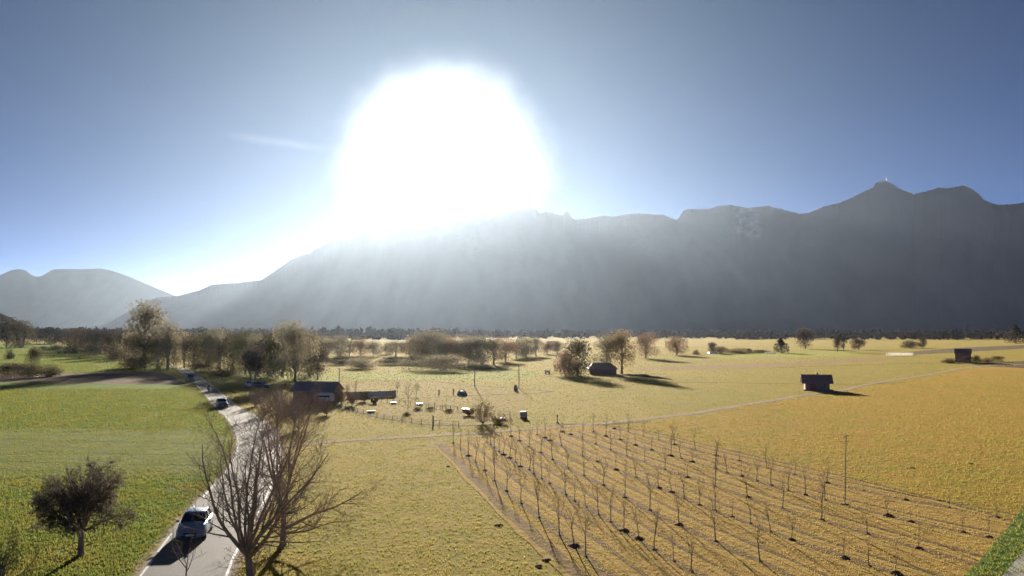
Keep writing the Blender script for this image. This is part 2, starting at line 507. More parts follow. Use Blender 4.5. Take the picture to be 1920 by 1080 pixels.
def ribbon(name, px, width, z, m, label, cat, kind='structure', wob=0.0, world=False, sub=5, parent=None):
    """A narrow strip of ground along a line."""
    pts = [Vector((p[0], p[1], 0)) for p in px] if world else [G(*p) for p in px]
    dense = []
    for i in range(len(pts) - 1):
        for j in range(sub): dense.append(pts[i].lerp(pts[i+1], j / sub))
    dense.append(pts[-1])
    mb = MB(); rows = []
    for i, p in enumerate(dense):
        t = (dense[min(i+1, len(dense)-1)] - dense[max(i-1, 0)]).normalized()
        nrm = Vector((-t.y, t.x, 0))
        wv = width * (1 + wob * noise.noise(p * 0.3))
        off = nrm * (wob * width * 0.5 * noise.noise(p * 0.13 + Vector((5, 5, 0))))
        rows.append((p + nrm * wv / 2 + off, p - nrm * wv / 2 + off))
    for (a, b), (c, d) in zip(rows[:-1], rows[1:]):
        mb.quad((b.x, b.y, z), (d.x, d.y, z), (c.x, c.y, z), (a.x, a.y, z))
    o = mb.build(name, m, parent)
    if o.data.polygons[0].normal.z < 0: o.data.flip_normals()
    if label: tag(o, label, cat, None, kind)
    return o

gm = MB()
GX, GY0, GY1 = 13000, -600, 17500
gm.quad((-GX, GY0, 0), (GX, GY0, 0), (GX, GY1, 0), (-GX, GY1, 0))
g = gm.build('ground', M['meadow'])
tag(g, 'wide flat valley floor of straw yellow spring meadow', 'meadow', None, 'structure')

ROAD_L = [(-150, 1700), (-60, 1500), (90, 1300), (258, 1080), (302, 1020), (345, 966), (388, 920), (415, 892), (432, 868), (441, 845), (443, 825),
          (436, 803), (424, 785), (404, 765), (388, 745), (372, 727), (357, 712), (343, 701), (326, 691), (300, 684)]
ROAD_R = [(255, 1700), (285, 1500), (362, 1300), (432, 1080), (450, 1035), (480, 980), (505, 930), (521, 888), (529, 855), (527, 830), (517, 810),
          (503, 795), (480, 780), (450, 765), (427, 747), (404, 728), (382, 711), (364, 699), (345, 690), (315, 683.5)]
RL = [G(*p) for p in ROAD_L]; RR = [G(*p) for p in ROAD_R]
ROAD_POLY = [(p.x, p.y) for p in RL] + [(p.x, p.y) for p in reversed(RR)]

def catmull(pts, sub=6):
    out = []
    for i in range(len(pts) - 1):
        p0 = pts[max(i-1, 0)]; p1 = pts[i]; p2 = pts[i+1]; p3 = pts[min(i+2, len(pts)-1)]
        for j in range(sub):
            t = j / sub
            out.append(0.5 * ((2*p1) + (p2-p0)*t + (2*p0-5*p1+4*p2-p3)*t*t + (3*p1-p0-3*p2+p3)*t**3))
    out.append(pts[-1])
    return out
RLs, RRs = catmull(RL), catmull(RR)
def road_strip(name, t0, t1, z, m, label, cat, dash=None):
    mb = MB()
    for i in range(len(RLs) - 1):
        if dash and not dash(i): continue
        a, b = RLs[i].lerp(RRs[i], t0), RLs[i].lerp(RRs[i], t1)
        c, d = RLs[i+1].lerp(RRs[i+1], t0), RLs[i+1].lerp(RRs[i+1], t1)
        mb.quad((a.x, a.y, z), (b.x, b.y, z), (d.x, d.y, z), (c.x, c.y, z))
    o = mb.build(name, m)
    return tag(o, label, cat, None, 'structure')

left_far = -2600
GREEN_POLY = sheet('green_field', [(left_far, 719), (60, 716), (352, 722), (372, 729), (404, 767), (424, 787), (441, 825), (441, 845), (415, 892), (345, 966), (258, 1080), (90, 1300), (-60, 1500), (-2200, 1500)],
      0.012, M['green'], 'lush green field beside the paved road', 'field')
MOWN = sheet('mown_field', [(left_far, 796), (380, 806), (434, 822), (436, 845), (405, 893), (150, 893), (left_far, 905)], 0.024, M['stripe'],
      'paler strip of green field lined with wheel tracks', 'field', jitter=5.0)
sheet('grass_field', [(-1600, 648), (90, 644), (345, 690), (333, 697), (60, 701), (-1600, 704)], 0.012, M['green'],
      'yellow green field behind the brown ploughed strip', 'field', jitter=2.0)
sheet('ploughed_field', [(-1600, 703), (60, 700), (300, 695), (352, 721), (60, 717), (-1600, 719)], 0.024, M['plough'],
      'brown ploughed strip between two green fields', 'field', jitter=1.0)
sheet('green_strip', [(350, 690), (440, 697), (990, 694), (1010, 704), (960, 714), (640, 713), (560, 716), (470, 716), (400, 722)], 0.012, M['olive'],
      'pale green grass strip behind the allotment', 'field', jitter=1.5)
sheet('allotment_ground', [(645, 716), (820, 714), (975, 733), (988, 745), (985, 783), (940, 796), (815, 797), (720, 783), (640, 766), (600, 752)], 0.012, M['allot'],
      'reddish bare allotment ground behind the fence', 'field', jitter=1.0)
sheet('tan_strip', [(1190, 690), (1480, 679), (1640, 670), (1700, 671), (1640, 677), (1400, 691), (1200, 695)], 0.012, M['stubble'],
      'tan stubble strip across the far meadow', 'field', jitter=2.0)
sheet('dark_field_strip', [(1690, 661), (1800, 652), (1920, 647), (2300, 642), (2300, 647), (1920, 654), (1700, 666)], 0.012, M['dark_strip'],
      'dark brown ploughed strip behind the far hut', 'field', jitter=2.0)
sheet('brown_field_strip', [(1815, 683), (1880, 678), (1960, 676), (2300, 672), (2300, 688), (1920, 690), (1850, 687)], 0.012, M['dark_strip'],
      'dark brown strip in front of the far hut', 'field', jitter=1.5)
sheet('far_green_field', [(1340, 662), (1560, 655), (1640, 664), (1500, 671), (1330, 672)], 0.012, M['olive'],
      'pale green far field beside the white tunnel', 'field', jitter=2.0)
OCHRE = sheet('ochre_meadow', [(1130, 800), (1210, 790), (1310, 778), (1410, 760), (1510, 745), (1570, 738), (1650, 720), (1750, 705), (1810, 693), (1870, 687), (2400, 680), (2700, 1250), (1700, 1250)],
      0.006, M['ochre'], 'orange meadow on the far side of the orchard', 'meadow', jitter=3.0)
ORCH = sheet('orchard_ground', [(826, 830), (1000, 806), (1110, 798), (1200, 806), (1300, 830), (1500, 874), (1700, 924), (1900, 976), (2300, 1080), (2600, 1250), (1260, 1250), (1110, 1100), (1040, 1030), (960, 955), (880, 880)],
      0.012, M['orchard'], 'reddish orchard ground with rows of saplings', 'orchard', jitter=0.6)
VERGE = sheet('grass_verge', [(1790, 1100), (1868, 1012), (1925, 945), (2060, 800), (2500, 800), (2500, 1300), (1640, 1300)], 0.036, M['verge'],
      'dark green verge beside the grey paved corner', 'verge', jitter=0.4)
sheet('pavement', [(1872, 1090), (1925, 1028), (2080, 860), (2600, 860), (2600, 1350), (1700, 1350)], 0.05, M['concrete'],
      'grey paved corner beside the dark green verge', 'pavement')
# farm track and far paths
TRACK = [(528, 838), (620, 828), (700, 823), (800, 818), (900, 812), (1000, 804), (1100, 797), (1200, 787), (1300, 775), (1400, 759), (1500, 742), (1560, 736), (1640, 718), (1740, 703), (1800, 691), (1860, 685), (2000, 680)]
ribbon('farm_track', TRACK, 1.9, 0.03, M['track'], 'narrow pinkish gravel farm track crossing the meadow', 'path', wob=0.25)
def ditch(px, wdt, label, z=0.034):
    ribbon('ditch', px, wdt, z, M['ditch'], label, 'ditch', wob=0.7, sub=8)
ditch([(1000, 705), (1060, 708), (1180, 713), (1280, 717), (1400, 718.5), (1515, 720.5)], 1.0, 'thin dark ditch leading to the wooden hut')
ditch([(1562, 720.5), (1650, 719.5), (1700, 717)], 0.8, 'short dark ditch beyond the wooden hut')
ditch([(640, 715), (800, 714.5), (900, 724), (985, 730), (1040, 735)], 0.7, 'dark ditch along the back of the allotment')
ditch([(690, 748), (800, 746), (900, 741), (1000, 738), (1035, 735)], 0.7, 'dark furrow across the allotment behind its posts')
ditch([(628, 758), (670, 773), (720, 785), (790, 795), (860, 799), (920, 797)], 0.9, 'dark grassy edge along the allotment fence')
ditch([(1200, 667), (1340, 663), (1520, 658), (1700, 655)], 1.6, 'long dark ditch in front of the dome tents')
ditch([(1440, 690), (1560, 686), (1720, 681), (1830, 678)], 1.2, 'dark ditch between tan strip and far hut')
ditch([(1040, 795), (1130, 797), (1220, 790)], 0.5, 'dark rut on the meadow side of the farm track')
for k, (yy, lab) in enumerate(((800, 'upper'), (826, 'second'), (848, 'third'), (868, 'lowest'))):
    ribbon('wheel_rut', [(-700, yy - 14), (-100, yy - 6), (120, yy), (250, yy + 4), (400, yy + 8 - k)], 0.35, 0.036, M['verge'],
           f'dark green wheel rut, {lab} of four across the pale strip', 'wheel rut', wob=0.9, sub=10)

# paved road
road_strip('road_shoulder', -0.10, 1.08, 0.036, M['shoulder'], 'tan gravel shoulder along the paved road', 'road shoulder')
road_strip('road', 0.0, 1.0, 0.048, M['asphalt'], 'grey paved country road curving towards the poplar', 'road')
road_strip('edge_line', 0.945, 0.975, 0.056, M['line'], 'worn white line along the orchard side of the road', 'road marking')
road_strip('edge_line', 0.025, 0.055, 0.056, M['line'], 'worn white line along the green field side of the road', 'road marking', dash=lambda i: (i // 2) % 3 != 1)

# ------------------------------------------------------------------ mountains
def interp(prof, x):
    if x <= prof[0][0]: return prof[0][1]
    for (x0, y0), (x1, y1) in zip(prof[:-1], prof[1:]):
        if x <= x1: return y0 + (y1 - y0) * (x - x0) / (x1 - x0)
    return prof[-1][1]

def smooth_el(prof, x):
    ys = [interp(prof, x + 15.0 * k) for k in range(-14, 15)]
    return (HORIZON - sum(ys) / len(ys)) / FPX

def crest_dist(x, el, r1, seed):
    p3 = Vector((x * 0.013, seed * 3.1, 0)); off = Vector((seed * 37.1, seed * 11.3, 0))
    R = r1 if isinstance(r1, (int, float)) else min(r1[1], r1[0] / max(el, 0.001))
    return R * (1 + 0.03 * noise.noise(p3 * 0.5 + off))

def mountain(name, prof, r0, r1, depth, m, label, ncol, nrow, rough, jag, power=1.35, snow=(), seed=0, edge=0.0):
    """A massif with its foot at r0, its crest at r1 and a back slope; the crest's height follows the skyline."""
    x0, x1 = prof[0][0], prof[-1][0]
    vs, fs, snw, rck = [], [], [], []
    nb = 10
    off = Vector((seed * 37.1, seed * 11.3, 0))
    xs = [x0 + (x1 - x0) * i / ncol for i in range(ncol + 1)]
    dx = (x1 - x0) / ncol
    raw = np.array([(HORIZON - interp(prof, x)) / FPX for x in xs])
    hw = max(1, int(28 / dx))
    pad = np.pad(raw, hw, mode='edge')
    lows = np.array([pad[k:k + 2 * hw + 1].min() for k in range(ncol + 1)])
    ker = np.exp(-0.5 * (np.arange(-3 * hw, 3 * hw + 1) / (0.75 * hw)) ** 2); ker /= ker.sum()
    lows = np.convolve(np.pad(lows, 3 * hw, mode='edge'), ker, 'valid') - 5.0 / FPX
    rs = np.convolve(np.pad(np.array([crest_dist(x, smooth_el(prof, x), r1, seed) for x in xs]), 3 * hw, mode='edge'), ker, 'valid')
    for i in range(ncol + 1):
        x = x0 + (x1 - x0) * i / ncol
        y = interp(prof, x)
        a = math.atan2((x - 960.0) / FPX, 1.0)
        p3 = Vector((x * 0.013, seed * 3.1, 0))
        y -= jag * (0.4 * noise.noise(Vector((x * 0.3, seed, 4))) + 0.6 * noise.noise(Vector((x * 0.7, seed, 8))))
        dr = ray(x, y)
        el = max(0.0, dr.z / math.hypot(dr.x, dr.y))
        az = math.atan2(dr.x, dr.y)
        el_low = max(0.0, lows[i])
        R = float(rs[i])
        F = R * r0 * (1 + 0.04 * noise.noise(p3 * 0.7 + off + Vector((4, 0, 0))))
        Htop = CAM_H + el * R
        endw = 1.0
        if edge: endw = min(1.0, min(i, ncol - i) / (ncol * edge) + 0.02)
        for j in range(nrow + nb + 1):
            if j <= nrow:
                t = j / nrow
                r = F + (R - F) * t
                gul = noise.noise(Vector((az * 13 + 0.8 * t, t * 0.8, seed * 5.0))) + 0.35 * noise.noise(Vector((az * 34 + 2.5 * t, t * 2.4, seed + 7.0)))
                el_t = min(el, el_low) + (el - min(el, el_low)) * t ** 14 if el < el_low else el_low + (el - el_low) * t ** 14
                h = (CAM_H + el_t * R) * (t ** power) + el_low * R * rough * gul * t * (1 - t) * 2.4
                lim = (CAM_H + el * r) if t < 1 else Htop
                h = min(h, 0.985 * (el_t * r) + 2) if t < 1 else Htop
                h = max(h, -3.0 if t < 0.02 else 1.0 * t)
            else:
                t2 = (j - nrow) / nb
                r = R + depth * t2
                h = Htop * (1 - t2 ** 1.2) - 4 * t2 + 14 * noise.noise(Vector((az * 40, t2 * 5, seed))) * t2 * (1 - t2)
            vs.append((math.sin(az) * r, math.cos(az) * r, h * endw - (1 - endw) * 3))
            s = 0.0
            yy = HORIZON - FPX * (h - CAM_H) / r
            for (sx0, sx1, sy0, sy1, wgt) in snow:
                if sx0 <= x <= sx1 and sy0 <= yy <= sy1:
                    s = max(s, 0.38 * wgt * min(1, (x - sx0) / 22, (sx1 - x) / 22, (yy - sy0 + 6) / 6, (sy1 - yy) / 30) * (0.55 + 0.9 * noise.noise(Vector((x * 0.08, yy * 0.12, 3)))))
            snw.append(max(0, s))
            rck.append(min(1.0, max(0.0, (h - 850) / 350)) * 0.8 if h > 850 else 0.0)
    row = nrow + nb + 1
    for i in range(ncol):
        for j in range(row - 1):
            a = i * row + j
            fs.append((a, a + row, a + row + 1, a + 1))
    me = bpy.data.meshes.new(name)
    me.from_pydata(vs, [], fs)
    for nm, arr in (('snow', snw), ('rock', rck)):
        at = me.attributes.new(nm, 'FLOAT', 'POINT')
        at.data.foreach_set('value', np.array(arr, dtype=np.float32))
    me.polygons.foreach_set('use_smooth', [True] * len(me.polygons))
    me.materials.append(m)
    me.update()
    o = link(name, me)
    return tag(o, label, 'mountain', None, 'structure')

RIDGE = [(150, 618), (200, 608), (240, 585), (270, 567), (292, 558), (330, 555), (360, 548), (378, 543), (395, 534), (420, 532), (450, 530), (490, 525), (510, 512),
         (530, 498), (545, 487), (575, 474), (582, 475), (592, 466), (610, 459), (625, 451), (640, 452), (660, 444), (690, 437), (720, 436), (780, 428), (850, 416), (920, 404), (960, 396),
         (986, 391), (1005, 392), (1012, 400), (1023, 397), (1056, 404), (1060, 398), (1064, 396), (1068, 400), (1071, 407), (1080, 412), (1103, 409), (1136, 404), (1150, 407), (1173, 402),
         (1197, 400), (1244, 403), (1268, 413), (1272, 410), (1281, 395), (1290, 392), (1331, 392), (1342, 387), (1369, 384), (1402, 390), (1440, 386), (1477, 395), (1500, 401), (1511, 400), (1522, 397),
         (1545, 387), (1575, 380), (1597, 371), (1620, 359), (1637, 352), (1642, 343), (1659, 338), (1670, 343), (1687, 354), (1714, 364), (1736, 359), (1759, 352), (1774, 353), (1789, 351),
         (1807, 347), (1822, 354), (1837, 365), (1845, 375), (1860, 381), (1875, 384), (1894, 383), (1920, 380), (2000, 372), (2100, 390), (2250, 400), (2400, 430), (2700, 470)]
FARR = [(-700, 560), (-400, 530), (-200, 520), (-60, 522), (0, 516), (20, 507), (35, 504), (47, 506), (60, 516), (72, 519), (83, 515), (88, 511), (100, 505), (125, 504), (150, 505), (185, 503), (205, 506), (235, 516), (265, 528),
        (300, 543), (325, 553), (400, 583), (470, 618)]
HILL = [(-900, 560), (-500, 548), (-200, 560), (-50, 578), (0, 587), (12, 592), (22, 596), (30, 601), (38, 604), (46, 609), (62, 617), (75, 618.5)]
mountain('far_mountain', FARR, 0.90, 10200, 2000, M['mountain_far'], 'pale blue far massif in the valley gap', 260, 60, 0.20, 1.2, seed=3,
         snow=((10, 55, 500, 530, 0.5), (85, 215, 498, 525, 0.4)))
mountain('mountain', RIDGE, 0.86, (700, 7000), 1800, M['mountain'], 'long dark forested ridge under the low sun', 1300, 70, 0.13, 3.2, seed=1,
         snow=((1370, 1432, 388, 460, 0.8), (1640, 1700, 334, 366, 0.9), (1712, 1750, 356, 378, 0.7), (1440, 1475, 388, 402, 0.3)))
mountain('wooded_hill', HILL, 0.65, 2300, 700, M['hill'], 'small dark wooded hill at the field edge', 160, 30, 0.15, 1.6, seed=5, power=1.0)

# summit tower on the highest peak
d = ray(1659, 340); R = crest_dist(1659, smooth_el(RIDGE, 1659), (700, 7000), 1) / math.hypot(d.x, d.y)
pk = Vector((0, 0, CAM_H)) + d * R
tw = empty('summit_tower', pk, 0, 'tiny mast and lodge on the snowy summit', 'tower')
mb = MB(); mb.tube([(8, 0, -12), (8, 0, 19)], [1.2, 0.6], 6); mb.build('mast', M['grey_metal'], tw)
mb = MB(); mb.box((-10, 0, 0), (20, 10, 9)); mb.build('lodge', M['plaster'], tw)

# ------------------------------------------------------------------ vegetation
def branch(rg, p, d, length, r, n, up, wander):
    pts = [p]; rad = [r]
    d = d.normalized()
    for i in range(n):
        d = (d + Vector((rg.gauss(0, wander), rg.gauss(0, wander), rg.gauss(0, wander) + up))).normalized()
        p = p + d * (length / n)
        pts.append(p); rad.append(r * (1 - 0.82 * (i + 1) / n))
    return pts, rad

def at(pts, t):
    k = t * (len(pts) - 1); i = min(int(k), len(pts) - 2)
    return pts[i].lerp(pts[i+1], k - i), (pts[i+1] - pts[i]).normalized()

def side_dir(rg, d, ang):
    h = Vector((rg.gauss(0, 1), rg.gauss(0, 1), rg.gauss(0, 1)))
    u = d.cross(h)
    if u.length < 1e-6: u = d.cross(Vector((1, 0, 0)))
    u.normalize()
    return (d * math.cos(ang) + u * math.sin(ang)).normalized()

def bare_tree(seed, trunk_h, trunk_r, stems, stem_len, stem_ang, kids, kid_len, twigs, twig_len, fine=4, fine_len=0.35, up=0.06, leader=True, leaf=0, leaf_size=0.05, extra=None, start=0.18):
    """Trunk with limbs (one mesh) and twigs (a second mesh); light shows through the crown."""
    rg = random.Random(seed)
    T, W = MB(), MB()
    leaves = []
    base, brad = branch(rg, Vector((0, 0, -0.15)), Vector((rg.gauss(0, 0.04), rg.gauss(0, 0.04), 1)), trunk_h + 0.15, trunk_r, 5, 0.02, 0.05)
    brad = [trunk_r * (1.35 - 0.12 * i) if i == 0 else trunk_r * (1.05 - 0.08 * i) for i in range(6)]
    T.tube(base, brad, 9)
    lim = []
    for i in range(stems):
        az = 2 * math.pi * (i + rg.random() * 0.7) / stems
        an = stem_ang * (0.45 + 0.75 * rg.random())
        if leader and i == 0: an *= 0.15
        t = 0.72 + 0.28 * rg.random()
        p, _ = at(base, t)
        d = Vector((math.cos(az) * math.sin(an), math.sin(az) * math.sin(an), math.cos(an)))
        ln = stem_len * (0.75 + 0.4 * rg.random()) * (1.1 if (leader and i == 0) else 1)
        lim.append((p, d, ln, trunk_r * (0.38 + 0.2 * rg.random())))
    for e in (extra or []): lim.append(e)
    for p, d, ln, r in lim:
        sp, sr = branch(rg, p, d, ln, r, 8, up, 0.09)
        T.tube(sp, sr, 6)
        for k in range(kids):
            t = start + (0.97 - start) * (k + rg.random()) / kids
            q, dd = at(sp, t)
            kl = kid_len * (1.15 - 0.6 * t) * (0.6 + 0.7 * rg.random())
            kp, kr = branch(rg, q, side_dir(rg, dd, 0.5 + 0.5 * rg.random()), kl, max(0.008, r * (1 - 0.8*t) * 0.5), 5, up * 1.3, 0.12)
            T.tube(kp, kr, 4, cap=False)
            for j in range(twigs):
                t2 = 0.15 + 0.83 * (j + rg.random()) / twigs
                q2, d2 = at(kp, t2)
                tl = twig_len * (1.1 - 0.5 * t2) * (0.5 + 0.8 * rg.random())
                tp, tr = branch(rg, q2, side_dir(rg, d2, 0.45 + 0.55 * rg.random()), tl, max(0.006, kr[0] * 0.35), 3, up * 1.2, 0.16)
                W.tube(tp, tr, 3, cap=False)
                for f in range(fine):
                    t3 = 0.2 + 0.8 * rg.random()
                    q3, d3 = at(tp, t3)
                    e = q3 + side_dir(rg, d3, 0.35 + 0.6 * rg.random()) * fine_len * (0.5 + rg.random())
                    wv = Vector((rg.gauss(0, 1), rg.gauss(0, 1), rg.gauss(0, 0.4))).normalized() * 0.007
                    W.tri(q3 - wv, q3 + wv, e)
                    for q4 in range(leaf):
                        c = q3.lerp(e, rg.random())
                        s = leaf_size * (0.6 + 0.8 * rg.random())
                        a1 = Vector((rg.gauss(0, 1), rg.gauss(0, 1), rg.gauss(0, 1))).normalized() * s
                        a2 = Vector((rg.gauss(0, 1), rg.gauss(0, 1), rg.gauss(0, 1))).normalized() * s
                        leaves.append(((c.x, c.y, c.z), (c.x + a1.x, c.y + a1.y, c.z + a1.z), (c.x + a2.x, c.y + a2.y, c.z + a2.z)))
    return T, W, leaves

def crown_cloud(seed, shape, n, size, height, width, low=0.0, lumps=9, hollow=0.35):
    """Leaf-sized faces spread through an uneven crown: several overlapping lumps, denser near their outside."""
    rg = np.random.default_rng(seed)
    ctr = []
    for i in range(lumps):
        t = rg.random()
        z = low + (height - low) * (0.12 + 0.80 * t)
        if shape == 'round': rr = math.sin(math.pi * min(1, 0.18 + 0.78 * t)) * 0.62
        elif shape == 'tall': rr = 0.55 * math.sin(math.pi * (0.22 + 0.66 * t))
        elif shape == 'cone': rr = (1 - t) * 0.45
        else: rr = math.cos(math.pi * 0.5 * t) * 0.70
        a = 2 * math.pi * rg.random()
        q = rr * math.sqrt(rg.random())
        ls = {'round': 0.34, 'tall': 0.30, 'cone': 0.30 * (1.15 - t), 'bush': 0.36}[shape] * (0.75 + 0.5 * rg.random())
        ctr.append((q * math.cos(a) * width * 0.5 / 0.62 * 0.62, q * math.sin(a) * width * 0.5, z, ls * width * 0.5 * 1.1, ls * min(height - low, width * 1.3) * 0.55))
    ctr = np.array(ctr)
    k = rg.integers(0, lumps, n)
    dv = rg.normal(size=(n, 3)); dv /= np.linalg.norm(dv, axis=1)[:, None]
    rad = (hollow + (1 - hollow) * rg.random(n) ** 0.5) * (0.9 + 0.25 * rg.random(n))
    c = ctr[k]
    P = c[:, :3] + dv * rad[:, None] * np.stack([c[:, 3] * 1.35, c[:, 3] * 1.35, c[:, 4] * 1.25], 1)
    for ax in (0, 1):
        lo, hi = np.percentile(P[:, ax], (2.5, 97.5))
        q = (P[:, ax] - (lo + hi) / 2) * 2 / (hi - lo)
        q = np.sign(q) * np.where(np.abs(q) > 0.9, 0.9 + 0.16 * np.tanh((np.abs(q) - 0.9) / 0.16), np.abs(q))
        P[:, ax] = q * width * 0.5
    lo, hi = np.percentile(P[:, 2], (1.5, 98.5))
    P[:, 2] = low + (P[:, 2] - lo) * (height - low) / (hi - lo)
    P[:, 2] = np.clip(P[:, 2], 0.01 * height, height * 1.04)
    a1 = rg.normal(size=(n, 3)); a1 /= np.linalg.norm(a1, axis=1)[:, None]
    a2 = rg.normal(size=(n, 3)); a2 /= np.linalg.norm(a2, axis=1)[:, None]
    s = size * (0.5 + rg.random(n))[:, None]
    return np.stack([P - a1 * s * 0.6, P + a1 * s * 0.6, P + a2 * s * 1.5], 1)

def far_tree_protos(kind, seed):
    """Unit-scaled (10 m) trees for the middle distance: trunk with limbs, twiggy crown."""
    rg = random.Random(seed)
    H = 10.0
    T = MB()
    if kind == 'tall':
        trunk = [(0, 0, -0.2), (0.1, 0.05, 2.2), (0.0, 0.1, 5.0), (0.1, 0, 8.0)]
        T.tube(trunk, [0.32, 0.24, 0.16, 0.05], 7)
        for i in range(22):
            z = 1.6 + 6.2 * rg.random()
            a = rg.random() * 6.28
            p = Vector((0, 0, z)); d = Vector((math.cos(a) * 0.5, math.sin(a) * 0.5, 1.0))
            pts, rd = branch(rg, p, d, 3.4 - 0.2 * z + rg.random(), 0.09, 4, 0.05, 0.1)
            T.tube(pts, rd, 4, cap=False)
        tris = crown_cloud(seed, 'tall', 4200, 0.20, 10.0, 6.0, 2.2, 24, 0.15)
    elif kind == 'round':
        T.tube([(0, 0, -0.2), (0.05, 0, 1.2), (0, 0.1, 3.0), (0, 0, 6.0)], [0.36, 0.27, 0.2, 0.06], 7)
        for i in range(24):
            z = 1.3 + 4.4 * rg.random(); a = rg.random() * 6.28
            pts, rd = branch(rg, Vector((0, 0, z)), Vector((math.cos(a) * 0.9, math.sin(a) * 0.9, 0.8)), 3.6 * (0.6 + 0.5 * rg.random()), 0.10, 5, 0.06, 0.12)
            T.tube(pts, rd, 4, cap=False)
        tris = crown_cloud(seed, 'round', 5000, 0.25, 10.0, 9.0, 1.0, 18, 0.12)
    elif kind == 'willow':
        for s in range(4):
            a = rg.random() * 6.28
            pts, rd = branch(rg, Vector((0.3 * math.cos(a), 0.3 * math.sin(a), -0.2)), Vector((0.25 * math.cos(a), 0.25 * math.sin(a), 1)), 7.5, 0.2, 6, 0.02, 0.08)
            T.tube(pts, rd, 5)
            for i in range(9):
                q, dd = at(pts, 0.15 + 0.8 * rg.random())
                kp, kr = branch(rg, q, side_dir(rg, dd, 0.7), 2.2, 0.06, 4, 0.05, 0.12)
                T.tube(kp, kr, 4, cap=False)
        tris = crown_cloud(seed, 'round', 5200, 0.26, 10.0, 9.5, 0.1, 22, 0.10)
    elif kind == 'cone':
        T.tube([(0, 0, -0.2), (0, 0, 5), (0, 0, 9.5)], [0.28, 0.18, 0.03], 6)
        tris = crown_cloud(seed, 'cone', 4200, 0.30, 10.0, 6.5, 0.5, 24, 0.2)
    else:
        for s in range(7):
            a = rg.random() * 6.28
            pts, rd = branch(rg, Vector((0.8 * math.cos(a), 0.8 * math.sin(a), -0.2)), Vector((0.5 * math.cos(a), 0.5 * math.sin(a), 1)), 7, 0.14, 5, 0.0, 0.12)
            T.tube(pts, rd, 4)
        tris = crown_cloud(seed, 'bush', 4600, 0.36, 10.0, 16.0, 0.0, 20, 0.15)
    return T, tris

PROTO = {}
for kind, seeds in (('tall', (21, 22, 23)), ('round', (31, 32, 33, 34)), ('willow', (41, 42, 43)), ('cone', (51, 52)), ('bush', (61, 62, 63))):
    for q, s in enumerate(seeds):
        T, tris = far_tree_protos(kind, s)
        PROTO[(kind, q)] = (T, tris, {})
MESHES = {}
def far_tree(name, kind, var, crown_m, x, y, top, wpx, label, cat='tree', group=None, bark='bark'):
    """Stands at the ground point (x, y); its height and width are the real ones at that distance."""
    loc = G(x, y); s = mpp(x, y)
    T, tris, _ = PROTO[(kind, var % len([k for k in PROTO if k[0] == kind]))]
    v = var % len([k for k in PROTO if k[0] == kind])
    kt = (kind, v, bark); kc = (kind, v, crown_m)
    if kt not in MESHES: MESHES[kt] = T.mesh('trunk', M[bark])
    if kc not in MESHES: MESHES[kc] = tri_mesh('crown', tris, M[crown_m])
    unit_w = {'tall': 6.0, 'round': 9.0, 'willow': 9.5, 'cone': 6.5, 'bush': 16.0}[kind]
    h = (y - top) * s / 10.0; wd = wpx * s / unit_w
    o = empty(name, loc, rng.random() * 6.28, label, cat, group, (wd, wd, h))
    if kind == 'bush':
        link('stem', MESHES[kt], o); link('foliage', MESHES[kc], o)
    else:
        link('trunk', MESHES[kt], o); link('crown', MESHES[kc], o)
    return o

ORD = ['first', 'second', 'third', 'fourth', 'fifth', 'sixth', 'seventh', 'eighth', 'ninth', 'tenth', 'eleventh', 'twelfth', 'thirteenth', 'fourteenth', 'fifteenth',
       'sixteenth', 'seventeenth', 'eighteenth', 'nineteenth', 'twentieth', 'twenty-first', 'twenty-second']

# the landmark trees along the road
far_tree('poplar_tree', 'tall', 0, 'bud_pale', 271, 692, 568, 70, 'tallest olive poplar standing where the road disappears', bark='bark_pale')
far_tree('poplar_tree', 'tall', 1, 'bud_pale', 314, 693, 603, 52, 'shorter olive poplar leaning against the tallest poplar')
far_tree('willow_tree', 'willow', 0, 'bud_olive', 262, 691, 628, 62, 'low bushy willow at the foot of the tallest poplar', bark='bark_pale')
far_tree('willow_tree', 'willow', 1, 'bud_green', 296, 692, 634, 60, 'low olive willow between the two poplars')
# tree line at the far end of the green fields
LINE_A = [(12, 651, 597, 46), (40, 652, 603, 44), (66, 640, 618, 34), (92, 645, 615, 42), (118, 645, 617, 40), (143, 660, 617, 44), (166, 662, 619, 42), (188, 664, 621, 44), (208, 668, 621, 40), (228, 671, 624, 40)]
for i, (x, y, t, wd) in enumerate(LINE_A):
    far_tree('hedgerow_tree', ('round', 'willow')[i % 2], i, ('bud_brown', 'bud_olive', 'bud_brown', 'needle')[i % 4], x, y, t, wd,
             f'dim bare tree, {ORD[i]} in the line from the wooded hill to the poplars', group='trees lining the far green field')
for i, (x, y, t, wd, lab) in enumerate(((18, 674, 656, 17, 'round dark shrub alone on the green slope'), (82, 659, 649, 16, 'small dark shrub below the wooded hill trees'), (105, 660, 647, 34, 'flat dark hedge clump on the green slope'),
        (135, 664, 649, 46, 'long dark hedge clump before the bare tree line'), (175, 668, 650, 40, 'dark bramble clump touching the bare tree line'), (215, 677, 660, 36, 'dark thicket on the slope by the poplars'), (248, 690, 660, 44, 'brown thicket hugging the poplar foot'),
        (62, 690, 652, 26, 'thin pale shrub rising from the ploughed strip edge'))):
    far_tree('shrub', 'bush', i, ('needle', 'bud_brown', 'needle', 'needle', 'needle', 'bud_brown', 'bud_rust', 'bud_olive')[i], x, y, t, wd, lab, 'shrub')
for i, (x, y, t, wd, lab) in enumerate(((10, 708, 682, 55, 'broad dark bramble at the near end of the ploughed strip'), (55, 709, 684, 60, 'dark bramble beside the thin pale shrub'), (95, 706, 684, 40, 'greenish bramble ending the dark bramble row'))):
    far_tree('bramble', 'bush', i + 1, ('bud_brown', 'bud_brown', 'bud_olive')[i], x, y, t, wd, lab, 'bramble')
